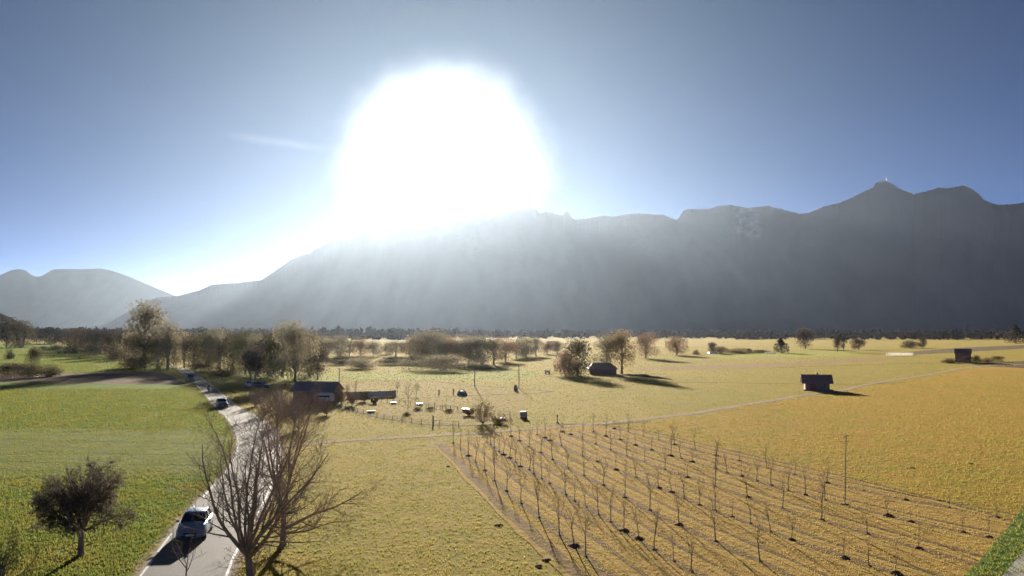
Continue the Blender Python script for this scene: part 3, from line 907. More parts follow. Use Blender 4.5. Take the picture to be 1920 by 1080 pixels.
# roadside wood between the poplars and the barn
LINE_B = [(345, 690, 626, 50), (368, 692, 630, 46), (392, 694, 622, 52), (412, 695, 620, 56), (436, 697, 626, 52), (460, 702, 626, 56), (484, 705, 630, 50), (506, 706, 627, 52), (530, 708, 622, 54), (553, 716, 607, 76), (580, 706, 628, 50)]
for i, (x, y, t, wd) in enumerate(LINE_B):
    lab = f'hazy olive tree, {ORD[i]} in the roadside wood counted from the poplars'
    if i == 9: lab = 'broad dark-topped tree towering behind the barn roof'
    far_tree('roadside_tree', ('round', 'willow', 'round')[i % 3], i, ('bud_pale', 'bud_olive', 'bud_green')[i % 3], x, y, t, wd, lab, group='trees of the roadside wood')
for i, (x, y, t, wd, lab) in enumerate(((469, 716, 655, 34, 'slim bare tree by the parked cars, nearer the road'), (479, 717, 650, 36, 'slim bare tree by the parked cars, nearer the barn'), (596, 712, 655, 34, 'thin bare tree just behind the barn gable'))):
    far_tree('slim_tree', 'tall', i, 'bud_brown', x, y, t, wd, lab)
for i, (x, y, t, wd, lab) in enumerate(((420, 706, 690, 60, 'low thicket beside the road bend under the wood'), (380, 696, 682, 50, 'dark thicket where the roadside wood meets the road'))):
    far_tree('thicket', 'bush', i, 'bud_brown', x, y, t, wd, lab, 'shrub')
# loose trees beyond the allotment
LINE_C = [(612, 672, 632, 40), (635, 670, 630, 34), (655, 668, 640, 30), (676, 667, 634, 36), (700, 668, 640, 30), (728, 664, 642, 28), (742, 668, 640, 36), (770, 668, 634, 34), (792, 676, 626, 60), (812, 677, 622, 60), (836, 680, 632, 56), (858, 681, 630, 50),
          (880, 683, 633, 54), (904, 684, 632, 54), (926, 684, 637, 44), (948, 678, 634, 40), (968, 672, 638, 34), (986, 670, 632, 36), (1005, 668, 633, 32), (1026, 664, 640, 24), (1045, 662, 640, 26)]
for i, (x, y, t, wd) in enumerate(LINE_C):
    far_tree('valley_tree', ('round', 'willow', 'tall', 'round')[i % 4], i, ('bud_pale', 'bud_pale', 'bud_pale', 'bud_pale_rust')[i % 4], x, y, t, wd if i % 4 != 2 else wd * 0.8,
             f'hazy tree under the sun, {ORD[i]} in the grove counted from the barn', group='trees of the hazy grove')
for i, (x, y, t, wd, lab) in enumerate(((678, 691, 667, 56, 'rounded grey shrub ahead of the hazy grove'), (825, 694, 667, 112, 'wide dome of grey shrubs at the meadow edge'), (735, 684, 669, 60, 'low grey hedge between shrub and dome'), (640, 684, 668, 52, 'low grey hedge behind the allotment pole'),
        (774, 684, 668, 36, 'grey shrub joining hedge and dome'), (912, 693, 684, 20, 'tiny rust shrub beside the dome of shrubs'))):
    far_tree('meadow_shrub', 'bush', i, ('bud_pale', 'bud_pale', 'bud_olive', 'bud_brown', 'bud_olive', 'bud_pale_rust')[i], x, y, t, wd, lab, 'shrub')
# group round the field barn
far_tree('willow_tree', 'willow', 2, 'bud_pale_rust', 1062, 705, 660, 44, 'low rust willow on the meadow side of the field barn')
far_tree('willow_tree', 'willow', 0, 'bud_olive', 1082, 704, 638, 56, 'dense olive willow before the field barn')
far_tree('birch_tree', 'tall', 2, 'bud_pale', 1138, 699, 630, 46, 'airy pale tree rising behind the field barn', bark='bark_pale')
far_tree('birch_tree', 'tall', 0, 'bud_gold', 1166, 701, 622, 48, 'tallest rusty tree at the end of the field barn', bark='bark_pale')
far_tree('round_tree', 'round', 1, 'bud_pale_rust', 1211, 672, 626, 42, 'round brown tree standing alone behind the field barn')
far_tree('round_tree', 'round', 2, 'bud_pale_rust', 1269, 666, 632, 40, 'fan-shaped bare tree between the round tree and dome tent')
for i, (x, y, t, wd, lab) in enumerate(((1305, 665, 656, 12, 'tiny dark bush by the fan-shaped tree'), (1335, 663, 642, 16, 'thin brown tree behind the dome tent'), (1352, 663, 650, 30, 'rusty thicket beside the dome tent'), (1385, 663, 653, 40, 'low brown reeds beyond the dome tent'), (1404, 662, 654, 12, 'small dark bush at the start of a hedge'),
        (1425, 662, 656, 36, 'clipped low hedge before the dark conifer'))):
    far_tree('far_bush', 'bush' if i != 1 else 'round', i, ('bud_brown', 'bud_brown', 'bud_rust', 'bud_rust', 'needle', 'bud_brown')[i], x, y, t, wd, lab, 'bush')
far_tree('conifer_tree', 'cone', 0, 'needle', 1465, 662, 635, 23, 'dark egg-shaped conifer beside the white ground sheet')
far_tree('leaning_tree', 'round', 3, 'bud_brown', 1510, 654, 615, 28, 'dark leaning tree on the far meadow edge')
far_tree('slim_tree', 'tall', 1, 'needle', 1571, 660, 626, 15, 'slim dark tree, taller of a close pair')
far_tree('slim_tree', 'tall', 2, 'needle', 1582, 659, 629, 11, 'slim dark tree, thinner of a close pair')
far_tree('round_tree', 'round', 0, 'bud_brown', 1610, 656, 634, 24, 'small round bare tree beyond the slim pair')
far_tree('far_bush', 'bush', 2, 'bud_brown', 1708, 653, 639, 32, 'reddish bush in front of the mountain foot', 'bush')
far_tree('small_tree', 'round', 2, 'bud_brown', 1730, 653, 634, 14, 'small bare tree right of the reddish bush'.replace('right of', 'beside'))
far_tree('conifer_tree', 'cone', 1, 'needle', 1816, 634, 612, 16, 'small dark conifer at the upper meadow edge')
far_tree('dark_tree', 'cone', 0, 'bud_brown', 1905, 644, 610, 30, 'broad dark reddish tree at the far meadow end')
for i, (x, y, t, wd, lab) in enumerate(((1782, 681, 672, 30, 'grey shrub beside the far hut'), (1812, 681, 668, 24, 'dense dark shrub before the far hut'), (1831, 680, 667, 16, 'dark shrub at the far hut corner'), (1850, 680, 671, 22, 'low rusty shrub beyond the far hut'), (1868, 678, 668, 26, 'thin rusty shrub ending the hut hedge'))):
    far_tree('hut_shrub', 'bush', i, ('bud_brown', 'bud_brown', 'bud_brown', 'bud_rust', 'bud_rust')[i], x, y, t, wd, lab, 'shrub')

# distant woods along the foot of the mountains: one mass
def wood_band(name, x0, x1, count, r0, r1, h0, h1, m, label, seed):
    rg = np.random.default_rng(seed)
    parts = []
    for i in range(count):
        x = x0 + (x1 - x0) * rg.random()
        r = r0 + (r1 - r0) * rg.random()
        h = h0 + (h1 - h0) * rg.random() ** 1.5
        n = 70
        dv = rg.normal(size=(n, 3)); dv /= np.linalg.norm(dv, axis=1)[:, None]
        P = dv * np.array([h * 0.42, h * 0.42, h * 0.48]) * (0.5 + 0.55 * rg.random((n, 1))) + np.array([x * r / FPX, r, h * 0.5])
        P[:, 2] = np.maximum(P[:, 2], 0.3)
        a1 = rg.normal(size=(n, 3)); a2 = rg.normal(size=(n, 3))
        s = h * 0.10 * (0.6 + rg.random((n, 1)))
        parts.append(np.stack([P - a1 * s, P + a1 * s, P + a2 * s * 1.5], 1))
    o = link(name, tri_mesh(name, np.concatenate(parts), m))
    return tag(o, label, 'woodland', None, 'stuff')
wood_band('distant_woodland', -1100, -100, 700, 1150, 1900, 8, 16, M['wood_far'], 'dim far wood along the mountain foot behind roadside and grove', 71)
wood_band('distant_woodland', -100, 420, 420, 1300, 2000, 6, 13, M['wood_far'], 'hazy far wood under the sun beyond the field barn', 72)
wood_band('distant_woodland', 420, 1250, 800, 1150, 2000, 7, 14, M['wood_far'], 'brown far wood at the ridge foot behind the far hut', 73)

# ------------------------------------------------------------------ near trees
def near_tree(name, loc, args, mt, mw, label, leaf_m=None, rz=0.0, twig_name='twigs'):
    T, W, leaves = bare_tree(**args)
    o = empty(name, loc, rz, label, 'tree')
    T.build('trunk', M[mt], o, smooth=True)
    W.build('crown', M[mw], o)
    if leaves and leaf_m: link('foliage', tri_mesh('foliage', leaves, M[leaf_m]), o)
    return o

near_tree('bare_tree', G(470, 1086), dict(seed=5, trunk_h=1.6, trunk_r=0.23, stems=12, stem_len=7.6, stem_ang=0.80, kids=12, kid_len=2.7, twigs=9, twig_len=1.0, fine=7, fine_len=0.38, up=0.045),
          'bark', 'twig', 'largest many-stemmed bare tree fanning out beside the road')
near_tree('bare_tree', G(530, 1022), dict(seed=9, trunk_h=2.3, trunk_r=0.20, stems=7, stem_len=6.8, stem_ang=0.55, kids=12, kid_len=2.4, twigs=9, twig_len=0.95, fine=7, fine_len=0.36, up=0.05,
          extra=[(Vector((0, 0, 0.9)), Vector((0.90, 0.15, 0.42)), 5.4, 0.11), (Vector((0, 0, 0.7)), Vector((0.95, -0.2, 0.18)), 4.2, 0.07), (Vector((0, 0, 0.5)), Vector((-0.8, 0.2, 0.3)), 2.2, 0.05)]),
          'bark', 'twig_pale', 'bare tree with a long low bough over the meadow')
near_tree('orchard_tree', G(152, 1042), dict(seed=14, trunk_h=1.7, trunk_r=0.19, stems=12, stem_len=3.3, stem_ang=1.0, kids=13, kid_len=1.6, twigs=10, twig_len=0.75, fine=7, fine_len=0.26, up=0.03, leaf=3, leaf_size=0.07, start=0.2),
          'bark', 'twig_dark', 'dense dark round-crowned orchard tree in the green field', 'bud_dark')
near_tree('small_bare_tree', G(196, 1004), dict(seed=17, trunk_h=0.9, trunk_r=0.045, stems=3, stem_len=1.5, stem_ang=0.5, kids=4, kid_len=0.6, twigs=3, twig_len=0.3, fine=2, fine_len=0.15),
          'bark', 'twig', 'thin crooked sapling beside the dense orchard tree')
near_tree('small_bare_tree', G(350, 1125), dict(seed=19, trunk_h=1.6, trunk_r=0.05, stems=4, stem_len=1.9, stem_ang=0.9, kids=6, kid_len=0.9, twigs=4, twig_len=0.45, fine=3, fine_len=0.2),
          'bark', 'twig', 'thin bare sapling on the road edge before the silver car')
near_tree('small_bare_tree', G(478, 1076), dict(seed=27, trunk_h=0.5, trunk_r=0.05, stems=7, stem_len=1.5, stem_ang=1.0, kids=5, kid_len=0.7, twigs=5, twig_len=0.35, fine=4, fine_len=0.2, leaf=1, leaf_size=0.05),
          'bark', 'twig', 'low scrubby growth round the foot of the largest bare tree', 'bud_olive')
near_tree('small_bare_tree', G(536, 1018), dict(seed=28, trunk_h=0.4, trunk_r=0.05, stems=7, stem_len=1.3, stem_ang=1.0, kids=5, kid_len=0.6, twigs=5, twig_len=0.35, fine=4, fine_len=0.2, leaf=1, leaf_size=0.05),
          'bark', 'twig_pale', 'low scrubby growth at the foot of the low-boughed tree', 'bud_rust')
near_tree('corner_shrub', G(-6, 1120), dict(seed=23, trunk_h=0.5, trunk_r=0.10, stems=9, stem_len=2.3, stem_ang=1.0, kids=8, kid_len=1.1, twigs=7, twig_len=0.5, fine=4, fine_len=0.25, leaf=1, leaf_size=0.05),
          'bark', 'twig_dark', 'brown tangled shrub in the lowest corner of the green field', 'bud_rust')
# roadside brush behind the big trees and hedge round the barn yard
def brush(x, y, seed, hgt, wid, label, lm='bud_brown', mw='twig_pale', name='roadside_bush'):
    return near_tree(name, G(x, y), dict(seed=seed, trunk_h=0.06, trunk_r=0.06, start=0.05, stems=14, stem_len=hgt, stem_ang=wid, kids=8, kid_len=hgt * 0.36, twigs=7, twig_len=hgt * 0.16, fine=4, fine_len=hgt * 0.07, leaf=1, leaf_size=0.07, leader=False),
                     'bark', mw, label, lm)
brush(560, 806, 81, 3.6, 0.7, 'purple-brown bush by the farm track mouth')
brush(520, 800, 82, 3.8, 0.6, 'tall purple-brown bush inside the road bend')
brush(478, 762, 83, 3.0, 0.7, 'purple-brown bush beside the road before the barn yard')
brush(515, 768, 84, 3.6, 0.8, 'bare bush in front of the barn, nearer the road')
brush(550, 770, 85, 3.3, 0.8, 'bare bush in front of the barn, under its roof middle')
brush(565, 774, 96, 2.6, 0.9, 'low bare bush before the barn, beside the caravan bush')
brush(600, 768, 97, 1.8, 0.9, 'low bush in front of the caravan wheels')
brush(582, 766, 93, 2.6, 0.8, 'bare bush in front of the barn, touching the caravan')
brush(535, 785, 94, 3.4, 0.8, 'broad purple-brown bush between barn bushes and farm track')
brush(495, 782, 95, 3.4, 0.8, 'broad purple-brown bush against the road bend')
brush(612, 778, 86, 2.2, 0.8, 'low bush before the white caravan')
brush(640, 757, 87, 2.6, 0.6, 'bare bush at the barn gable end', 'bud_rust')
brush(660, 760, 88, 2.4, 0.7, 'thin bush between barn and allotment', 'bud_rust')
brush(905, 795, 89, 3.0, 0.75, 'large pinkish bush on the allotment fence', 'bud_rust')
brush(935, 794, 90, 1.5, 1.35, 'low pinkish bush under the allotment fence rail', 'bud_rust')
brush(880, 779, 91, 1.2, 1.35, 'small reddish bush behind the large pinkish bush', 'bud_rust')
brush(684, 753, 92, 1.8, 0.8, 'dark compact shrub beside the grey allotment screen', 'needle', 'twig_dark')
brush(702, 757, 98, 0.9, 1.35, 'low dark shrub under the grey allotment screen', 'needle', 'twig_dark')
# thin young trees in the allotment
for i, (x, y, hh, lab) in enumerate(((765, 766, 4.2, 'tall thin bare tree in the middle of the allotment'), (665, 745, 3.6, 'thin bare tree beside the dark compact shrub'), (650, 750, 3.2, 'thin bare tree between barn bush and screen'), (745, 738, 2.4, 'small reddish tree beyond the allotment screen'), (780, 742, 2.6, 'small reddish tree behind the tall thin tree'))):
    near_tree('young_tree', G(x, y), dict(seed=100 + i, trunk_h=hh * 0.4, trunk_r=0.05, stems=5, stem_len=hh * 0.55, stem_ang=0.5, kids=6, kid_len=0.8, twigs=5, twig_len=0.4, fine=3, fine_len=0.2), 'bark', 'twig', lab)

# ------------------------------------------------------------------ orchard saplings
ROWS = [
    [(1098, 1043), (1077, 1024), (1049, 1004), (1011, 971), (977, 944), (950, 921), (927, 902), (909, 883), (892, 867), (878, 855), (863, 841), (850, 831)],
    [(1296, 1071), (1263, 1052), (1227, 1031), (1197, 1010), (1170, 995), (1145, 979), (1123, 966), (1099, 950), (1077, 940), (1061, 928), (1030, 907), (1016, 898), (1001, 889), (993, 881), (976, 875), (967, 867), (956, 859), (944, 853), (936, 847), (927, 840), (920, 834), (913, 828)],
    [(1425, 1053), (1342, 1015), (1274, 984), (1219, 957), (1172, 933), (1131, 910), (1095, 892), (1065, 878), (1036, 862), (1014, 849), (992, 838), (974, 827), (958, 818)],
    [(1679, 1075), (1629, 1061), (1583, 1046), (1484, 1012), (1444, 997), (1407, 982), (1373, 969), (1341, 957), (1312, 947), (1283, 935), (1259, 923), (1235, 915), (1193, 896), (1155, 881), (1120, 866), (1092, 855), (1053, 836), (1031, 826), (1022, 821), (1007, 815)],
    [(1722, 1028), (1626, 1001), (1541, 975), (1467, 953), (1401, 932), (1341, 912), (1289, 895), (1247, 881), (1209, 867), (1175, 855), (1145, 844), (1117, 833), (1092, 824), (1070, 815), (1055, 810)],
    [(1854, 1007), (1806, 998), (1707, 978), (1664, 967), (1547, 938), (1510, 928), (1478, 920), (1446, 910), (1419, 902), (1391, 893), (1363, 887), (1342, 879), (1298, 866), (1277, 860), (1258, 855), (1222, 844), (1191, 835), (1163, 825), (1136, 818), (1113, 810)],
    [(1869, 970), (1780, 952), (1697, 937), (1620, 920), (1551, 905), (1490, 890), (1437, 877), (1387, 864), (1343, 854), (1304, 844), (1265, 834), (1235, 825), (1206, 818), (1178, 810), (1152, 804)],
]
SAP = []
def mound_mesh(seed):
    rg = random.Random(seed); mb = MB(); rings = []
    for k, (r, z) in enumerate(((0.40, -0.03), (0.32, 0.07), (0.20, 0.14), (0.08, 0.18))):
        rings.append([(r * (0.8 + 0.4 * rg.random()) * math.cos(6.283 * j / 10), r * (0.8 + 0.4 * rg.random()) * math.sin(6.283 * j / 10), z + 0.03 * rg.random()) for j in range(10)])
    mb.loft(rings)
    return mb.mesh('soil_mound', M['soil'])
for i in range(6):
    T, W, _ = bare_tree(seed=200 + i, trunk_h=1.15, trunk_r=0.042, stems=3 + i % 2, stem_len=1.5, stem_ang=0.36 + 0.05 * i, kids=4, kid_len=0.5, twigs=3, twig_len=0.3, fine=2, fine_len=0.16, up=0.08)
    SAP.append((T.mesh('trunk', M['twig_pale'], True), W.mesh('crown', M['twig'])))
MOUND = [mound_mesh(i) for i in range(4)]
rg = random.Random(77)
first = {}
for r, row in enumerate(ROWS):
    for k, (x, y) in enumerate(row):
        v = rg.randrange(6)
        big = rg.random()
        h = (0.55 + 0.3 * rg.random()) if big < 0.35 else (0.85 + 0.35 * rg.random())
        if r in (0, 2): h = 0.95 + 0.3 * rg.random()
        if r >= 5 and x > 1600: h *= 0.55
        if (x, y) in ((1011, 971), (1049, 1004), (1077, 1024), (1098, 1043), (1342, 1015), (1541, 975)): h = 1.25
        o = empty('sapling', G(x, y), rg.random() * 6.28,
                  f'bare staked sapling, {ORD[k]} from the near end, {ORD[r]} orchard row from the road' if False else f'bare sapling, {ORD[k]} from the near end of the {ORD[r]} orchard row',
                  'sapling', 'young trees in the orchard rows')
        o.rotation_euler = (rg.gauss(0, 0.03), rg.gauss(0, 0.03), rg.random() * 6.28)
        if v not in first:
            a = link('trunk', SAP[v][0], o); b = link('crown', SAP[v][1], o); c = link('soil_mound', MOUND[v % 4], o)
            first[v] = (a, b, c)
        else:
            a, b, c = (q.copy() for q in first[v])
            for q in (a, b, c):
                COL.objects.link(q); q.parent = o
        a.scale = b.scale = (h * 0.85, h * 0.85, h * 0.92)
        ms = 0.4 + 0.6 * rg.random() ** 2
        c.scale = (ms, ms, ms * 0.9)
# wheel ruts and straw strips along the rows
for r, row in enumerate(ROWS):
    pts = [G(*p) for p in row]
    a, b = pts[0], pts[-1]
    dirv = (pts[min(3, len(pts)-1)] - pts[0]).normalized()
    near = [pts[0] - dirv * 25] + pts
    nrm = Vector((-(pts[-1] - pts[0]).y, (pts[-1] - pts[0]).x, 0)).normalized()
    for off, wd, mat_, lab, nm, z in ((0.0, 0.75, 'rut', 'dark bare soil strip under', 'soil_strip', 0.020), (1.25, 0.5, 'straw', 'pale straw strip on the field side of', 'straw_strip', 0.026), (-1.2, 0.45, 'straw', 'pale straw strip on the road side of', 'straw_strip', 0.026), (1.9, 0.35, 'rut', 'dark wheel rut beyond', 'wheel_rut', 0.030)):
        line = [(p.x - nrm.x * off, p.y - nrm.y * off) for p in near]
        ribbon(nm, line, wd, z, M[mat_], f'{lab} the {ORD[r]} row of saplings', 'ground strip', wob=0.8, world=True, sub=4)
LEFT_TRACK = [(826, 832), (850, 856), (885, 895), (925, 935), (975, 985), (1030, 1035), (1100, 1105), (1230, 1235)]
ribbon('headland_track', LEFT_TRACK, 1.3, 0.032, M['worn'], 'brown wheel track along the edge of the orchard', 'path', wob=0.5)
ribbon('straw_strip', [(x - 8, y + 6) for x, y in LEFT_TRACK], 0.4, 0.036, M['straw'], 'pale straw strip beside the orchard edge track', 'ground strip', wob=0.8)
ribbon('straw_strip', [(1120, 799), (1220, 812), (1300, 832), (1430, 862), (1560, 892), (1700, 926), (1860, 968)], 0.5, 0.03, M['straw'], 'pale straw strip along the far orchard boundary', 'ground strip', wob=0.8)
ribbon('wheel_rut', [(1120, 796), (1220, 809), (1310, 831), (1430, 859), (1560, 889), (1700, 922), (1860, 964)], 0.4, 0.03, M['rut'], 'dark rut along the far orchard boundary', 'wheel rut', wob=0.8)

# molehills scattered over the near meadow
mb = MB()
rg = random.Random(5)
for (x, y) in [(1710, 878), (1820, 870), (840, 875), (935, 985), (1010, 1062), (1025, 1050)]:
    p = G(x, y)
    r0 = 0.18 + 0.16 * rg.random()
    rings = []
    for (r, z) in ((1, -0.02), (0.8, 0.07), (0.4, 0.11)):
        rings.append([(p.x + r0 * r * (0.75 + 0.5 * rg.random()) * math.cos(6.283 * j / 9), p.y + r0 * r * (0.75 + 0.5 * rg.random()) * math.sin(6.283 * j / 9), z) for j in range(9)])
    mb.loft(rings)
tag(mb.build('molehills', M['soil']), 'small dark molehills scattered over the straw meadow', 'molehills', None, 'stuff')

# dirt bank beside the field barn
mb = MB(); rings = []
pa, pb = G(1168, 703), G(1262, 712)
for i in range(15):
    t = i / 14; c = pa.lerp(pb, t)
    hh = 0.9 * math.sin(math.pi * min(1, 0.06 + t * 0.94)) ** 0.6 * (0.8 + 0.3 * noise.noise(c * 0.5)) + 0.02
    rings.append([(c.x, c.y - 2.2, -0.1), (c.x, c.y - 1.1, hh * 0.7), (c.x, c.y, hh), (c.x, c.y + 1.4, hh * 0.6), (c.x, c.y + 2.6, -0.1)])
mb.loft(rings)
tag(mb.build('dirt_bank', M['soil']), 'long low dirt bank stretching from the field barn', 'dirt bank', None, 'structure')

# ------------------------------------------------------------------ grass
def tufts(name, n, d0, d1, xlim, inc, exc, hgt, wid, m, label, seed, patchy=0.35, soft=()):
    """Thin blades scattered over a field, thinning out with distance."""
    rgn = np.random.default_rng(seed)
    dd = d0 * (d1 / d0) ** rgn.random(n)          # density falls with distance
    xx = (xlim[0] + (xlim[1] - xlim[0]) * rgn.random(n)) * dd
    keep = np.ones(n, bool)
    if inc is not None: keep &= inside(xx, dd, inc)
    for e in exc: keep &= ~inside(xx, dd, e)
    for e in soft: keep &= ~inside(xx + rgn.normal(size=n) * 1.5, dd + rgn.normal(size=n) * 3.5, e)
    v = np.sin(xx * 0.9 + 2.0 * np.sin(dd * 0.5)) * np.sin(dd * 0.7 + 1.3 * np.sin(xx * 0.33)) * 0.5 + 0.5
    keep &= rgn.random(n) < (1 - patchy + patchy * v)
    xx, dd = xx[keep], dd[keep]; n = len(xx)
    out = []
    for b in range(3):
        a = rgn.random(n) * 6.283
        h = hgt * (0.5 + 0.6 * rgn.random(n)) * (1 + np.minimum(dd, 240) / 160.0)
        ww = wid * (0.6 + 0.8 * rgn.random(n)) * (1 + np.minimum(dd, 500) / 60.0)
        lean = h * (0.15 + 0.55 * rgn.random(n)); la = rgn.random(n) * 6.283
        ox = xx + rgn.normal(size=n) * 0.10; oy = dd + rgn.normal(size=n) * 0.10
        A = np.stack([ox - np.cos(a) * ww, oy - np.sin(a) * ww, np.full(n, 0.0)], 1)
        B = np.stack([ox + np.cos(a) * ww, oy + np.sin(a) * ww, np.full(n, 0.0)], 1)
        T = np.stack([ox + np.cos(la) * lean, oy + np.sin(la) * lean, h], 1)
        out.append(np.stack([A, B, T], 1))
    o = link(name, tri_mesh(name, np.concatenate(out), m))
    return tag(o, label, 'grass', None, 'stuff')
shoulder = [(RLs[i].lerp(RRs[i], -0.02).x, RLs[i].lerp(RRs[i], -0.02).y) for i in range(len(RLs))] + [(RLs[i].lerp(RRs[i], 1.03).x, RLs[i].lerp(RRs[i], 1.03).y) for i in reversed(range(len(RLs)))]
GRASS2 = [(p.x, p.y) for p in (G(*q) for q in [(-1600, 648), (90, 644), (345, 690), (333, 697), (60, 701), (-1600, 704)])]
STRIP = [(p.x, p.y) for p in (G(*q) for q in [(350, 690), (440, 697), (990, 694), (1010, 704), (960, 714), (640, 713), (560, 716), (470, 716), (400, 722)])]
tufts('green_grass', 130000, 40, 200, (-0.75, -0.2), GREEN_POLY, [shoulder], 0.13, 0.015, M['blade_green'], 'short lush green blades covering the near green field', 1, soft=[MOWN])
tufts('mown_grass', 60000, 70, 140, (-0.75, -0.2), MOWN, [shoulder], 0.09, 0.013, M['blade_pale'], 'short pale blades on the mown strip of the green field', 6, 0.9)
tufts('ochre_grass', 80000, 40, 260, (0.0, 0.75), OCHRE, [ORCH, VERGE], 0.10, 0.014, M['blade_ochre'], 'orange blades on the meadow behind the orchard', 5)
tufts('meadow_grass', 110000, 40, 700, (-0.36, 0.75), None, [shoulder, GREEN_POLY, VERGE, STRIP], 0.09, 0.014, M['blade_straw'], 'straw yellow blades covering the open meadow', 2, soft=[ORCH, OCHRE])
tufts('orchard_grass', 50000, 42, 130, (-0.1, 0.75), ORCH, [VERGE], 0.08, 0.013, M['blade_soil'], 'sparse dry blades between the orchard rows', 3, 0.7)
tufts('green_grass', 60000, 200, 700, (-0.75, -0.2), GRASS2, [], 0.16, 0.016, M['blade_green'], 'yellow green blades on the slope behind the ploughed strip', 8)
tufts('strip_grass', 16000, 200, 420, (-0.45, 0.1), STRIP, [shoulder], 0.10, 0.014, M['blade_pale'], 'pale green blades on the strip behind the allotment', 9)
tufts('verge_grass', 12000, 40, 90, (0.4, 0.8), VERGE, [], 0.18, 0.018, M['blade_green'], 'dark green blades on the verge by the paved corner', 4)

# ------------------------------------------------------------------ vehicles
def section(y, w0, w1, z0, zm, z1, crown=0.0):
    """A car cross-section: floor, sill, waist, shoulder, top."""
    return [(-w0*0.86, y, z0), (w0*0.86, y, z0), (w0, y, z0 + 0.10), (w0*1.0, y, zm), (w1, y, z1), (w1*0.5, y, z1 + crown), (-w1*0.5, y, z1 + crown), (-w1, y, z1), (-w0*1.0, y, zm), (-w0, y, z0 + 0.10)]

def make_car(name, loc, rz, paint, label, group=None, estate=True, scale=1.0):
    """Front faces -Y of the empty. Body, glasshouse, roof, wheels, lamps, mirrors, plates, grille."""
    o = empty(name, loc, rz, label, 'car', group, (scale,) * 3)
    b = MB()
    b.loft([section(-2.12, 0.70, 0.62, 0.32, 0.48, 0.60), section(-2.05, 0.80, 0.72, 0.22, 0.52, 0.68, 0.02), section(-1.75, 0.87, 0.78, 0.19, 0.60, 0.80, 0.04), section(-1.2, 0.89, 0.82, 0.19, 0.66, 0.91, 0.05),
            section(-0.85, 0.89, 0.84, 0.19, 0.68, 0.96, 0.04), section(0.0, 0.89, 0.85, 0.19, 0.68, 0.95, 0.0), section(1.2, 0.89, 0.85, 0.20, 0.70, 0.97, 0.0), section(1.85, 0.87, 0.82, 0.24, 0.72, 0.98, 0.0), section(2.08, 0.78, 0.74, 0.34, 0.66, 0.92)])
    b.build('body', paint, o, smooth=True)
    gz = MB()
    rear = 1.75 if estate else 1.35
    gz.loft([[(-0.76, -0.92, 0.96), (0.76, -0.92, 0.96), (0.74, -0.88, 0.985), (-0.74, -0.88, 0.985)],
             [(-0.74, -0.25, 0.95), (0.74, -0.25, 0.95), (0.60, -0.22, 1.40), (-0.60, -0.22, 1.40)],
             [(-0.76, 0.5, 0.95), (0.76, 0.5, 0.95), (0.61, 0.5, 1.45), (-0.61, 0.5, 1.45)],
             [(-0.75, rear - 0.2, 0.95), (0.75, rear - 0.2, 0.95), (0.58, rear - 0.4, 1.40), (-0.58, rear - 0.4, 1.40)],
             [(-0.72, rear + 0.2, 0.97), (0.72, rear + 0.2, 0.97), (0.66, rear + 0.12, 1.05), (-0.66, rear + 0.12, 1.05)]])
    gz.build('window', M['glass'], o)
    rf = MB()
    rf.loft([[(-0.60, -0.30, 1.395), (0.60, -0.30, 1.395), (0.56, -0.27, 1.43), (-0.56, -0.27, 1.43)],
             [(-0.63, 0.1, 1.43), (0.63, 0.1, 1.43), (0.57, 0.1, 1.475), (-0.57, 0.1, 1.475)],
             [(-0.63, 0.7, 1.44), (0.63, 0.7, 1.44), (0.57, 0.7, 1.49), (-0.57, 0.7, 1.49)],
             [(-0.60, rear - 0.32, 1.40), (0.60, rear - 0.32, 1.40), (0.55, rear - 0.34, 1.45), (-0.55, rear - 0.34, 1.45)]])
    rf.build('roof', paint, o, smooth=True)
    for sx in (-1, 1):
        p = MB()
        p.tube([(sx*0.76, -0.90, 0.95), (sx*0.63, -0.27, 1.42)], [0.035, 0.035], 4)
        p.tube([(sx*0.77, 0.35, 0.95), (sx*0.63, 0.32, 1.44)], [0.04, 0.04], 4)
        p.tube([(sx*0.74, rear - 0.02, 0.97), (sx*0.60, rear - 0.34, 1.42)], [0.06, 0.05], 4)
        p.build('pillar', paint, o)
        h = MB()
        h.loft([[(sx*0.74, -1.98, 0.52), (sx*0.44, -2.10, 0.54), (sx*0.44, -2.085, 0.66), (sx*0.73, -1.93, 0.70)],
                [(sx*0.74, -1.90, 0.52), (sx*0.44, -2.00, 0.54), (sx*0.44, -1.99, 0.67), (sx*0.73, -1.80, 0.74)]])
        h.build('headlight', M['lamp_glass'], o)
        tl = MB(); tl.box((sx*0.70, 2.03, 0.78), (0.16, 0.10, 0.22)); tl.build('tail_light', M['red_paint'], o)
        mi = MB(); mi.box((sx*0.97, -0.68, 1.02), (0.20, 0.11, 0.13), taper=0.85); mi.build('mirror', paint, o)
        for wy in (-1.30, 1.28):
            wh = MB(); wh.tube([(sx*0.70, wy, 0.31), (sx*0.72, wy, 0.31), (sx*0.88, wy, 0.31), (sx*0.90, wy, 0.31)], [0.27, 0.31, 0.31, 0.27], 18)
            t = wh.build('wheel', M['rubber'], o)
            rm = MB(); rm.tube([(sx*0.895, wy, 0.31), (sx*0.908, wy, 0.31)], [0.20, 0.17], 12); rm.build('rim', M['rim'], t)
    gr = MB(); gr.box((0, -2.115, 0.50), (0.80, 0.04, 0.12)); gr.box((0, -2.095, 0.32), (1.05, 0.05, 0.10)); gr.build('grille', M['trim'], o)
    pl = MB(); pl.box((0, -2.145, 0.40), (0.50, 0.015, 0.11)); pl.build('number_plate', M['plate'], o)
    return o

def heading(x0, y0, x1, y1):
    a, b = G(x0, y0), G(x1, y1)
    v = b - a
    return math.atan2(v.y, v.x) + math.pi / 2       # the front (-Y) looks from the first point to the second

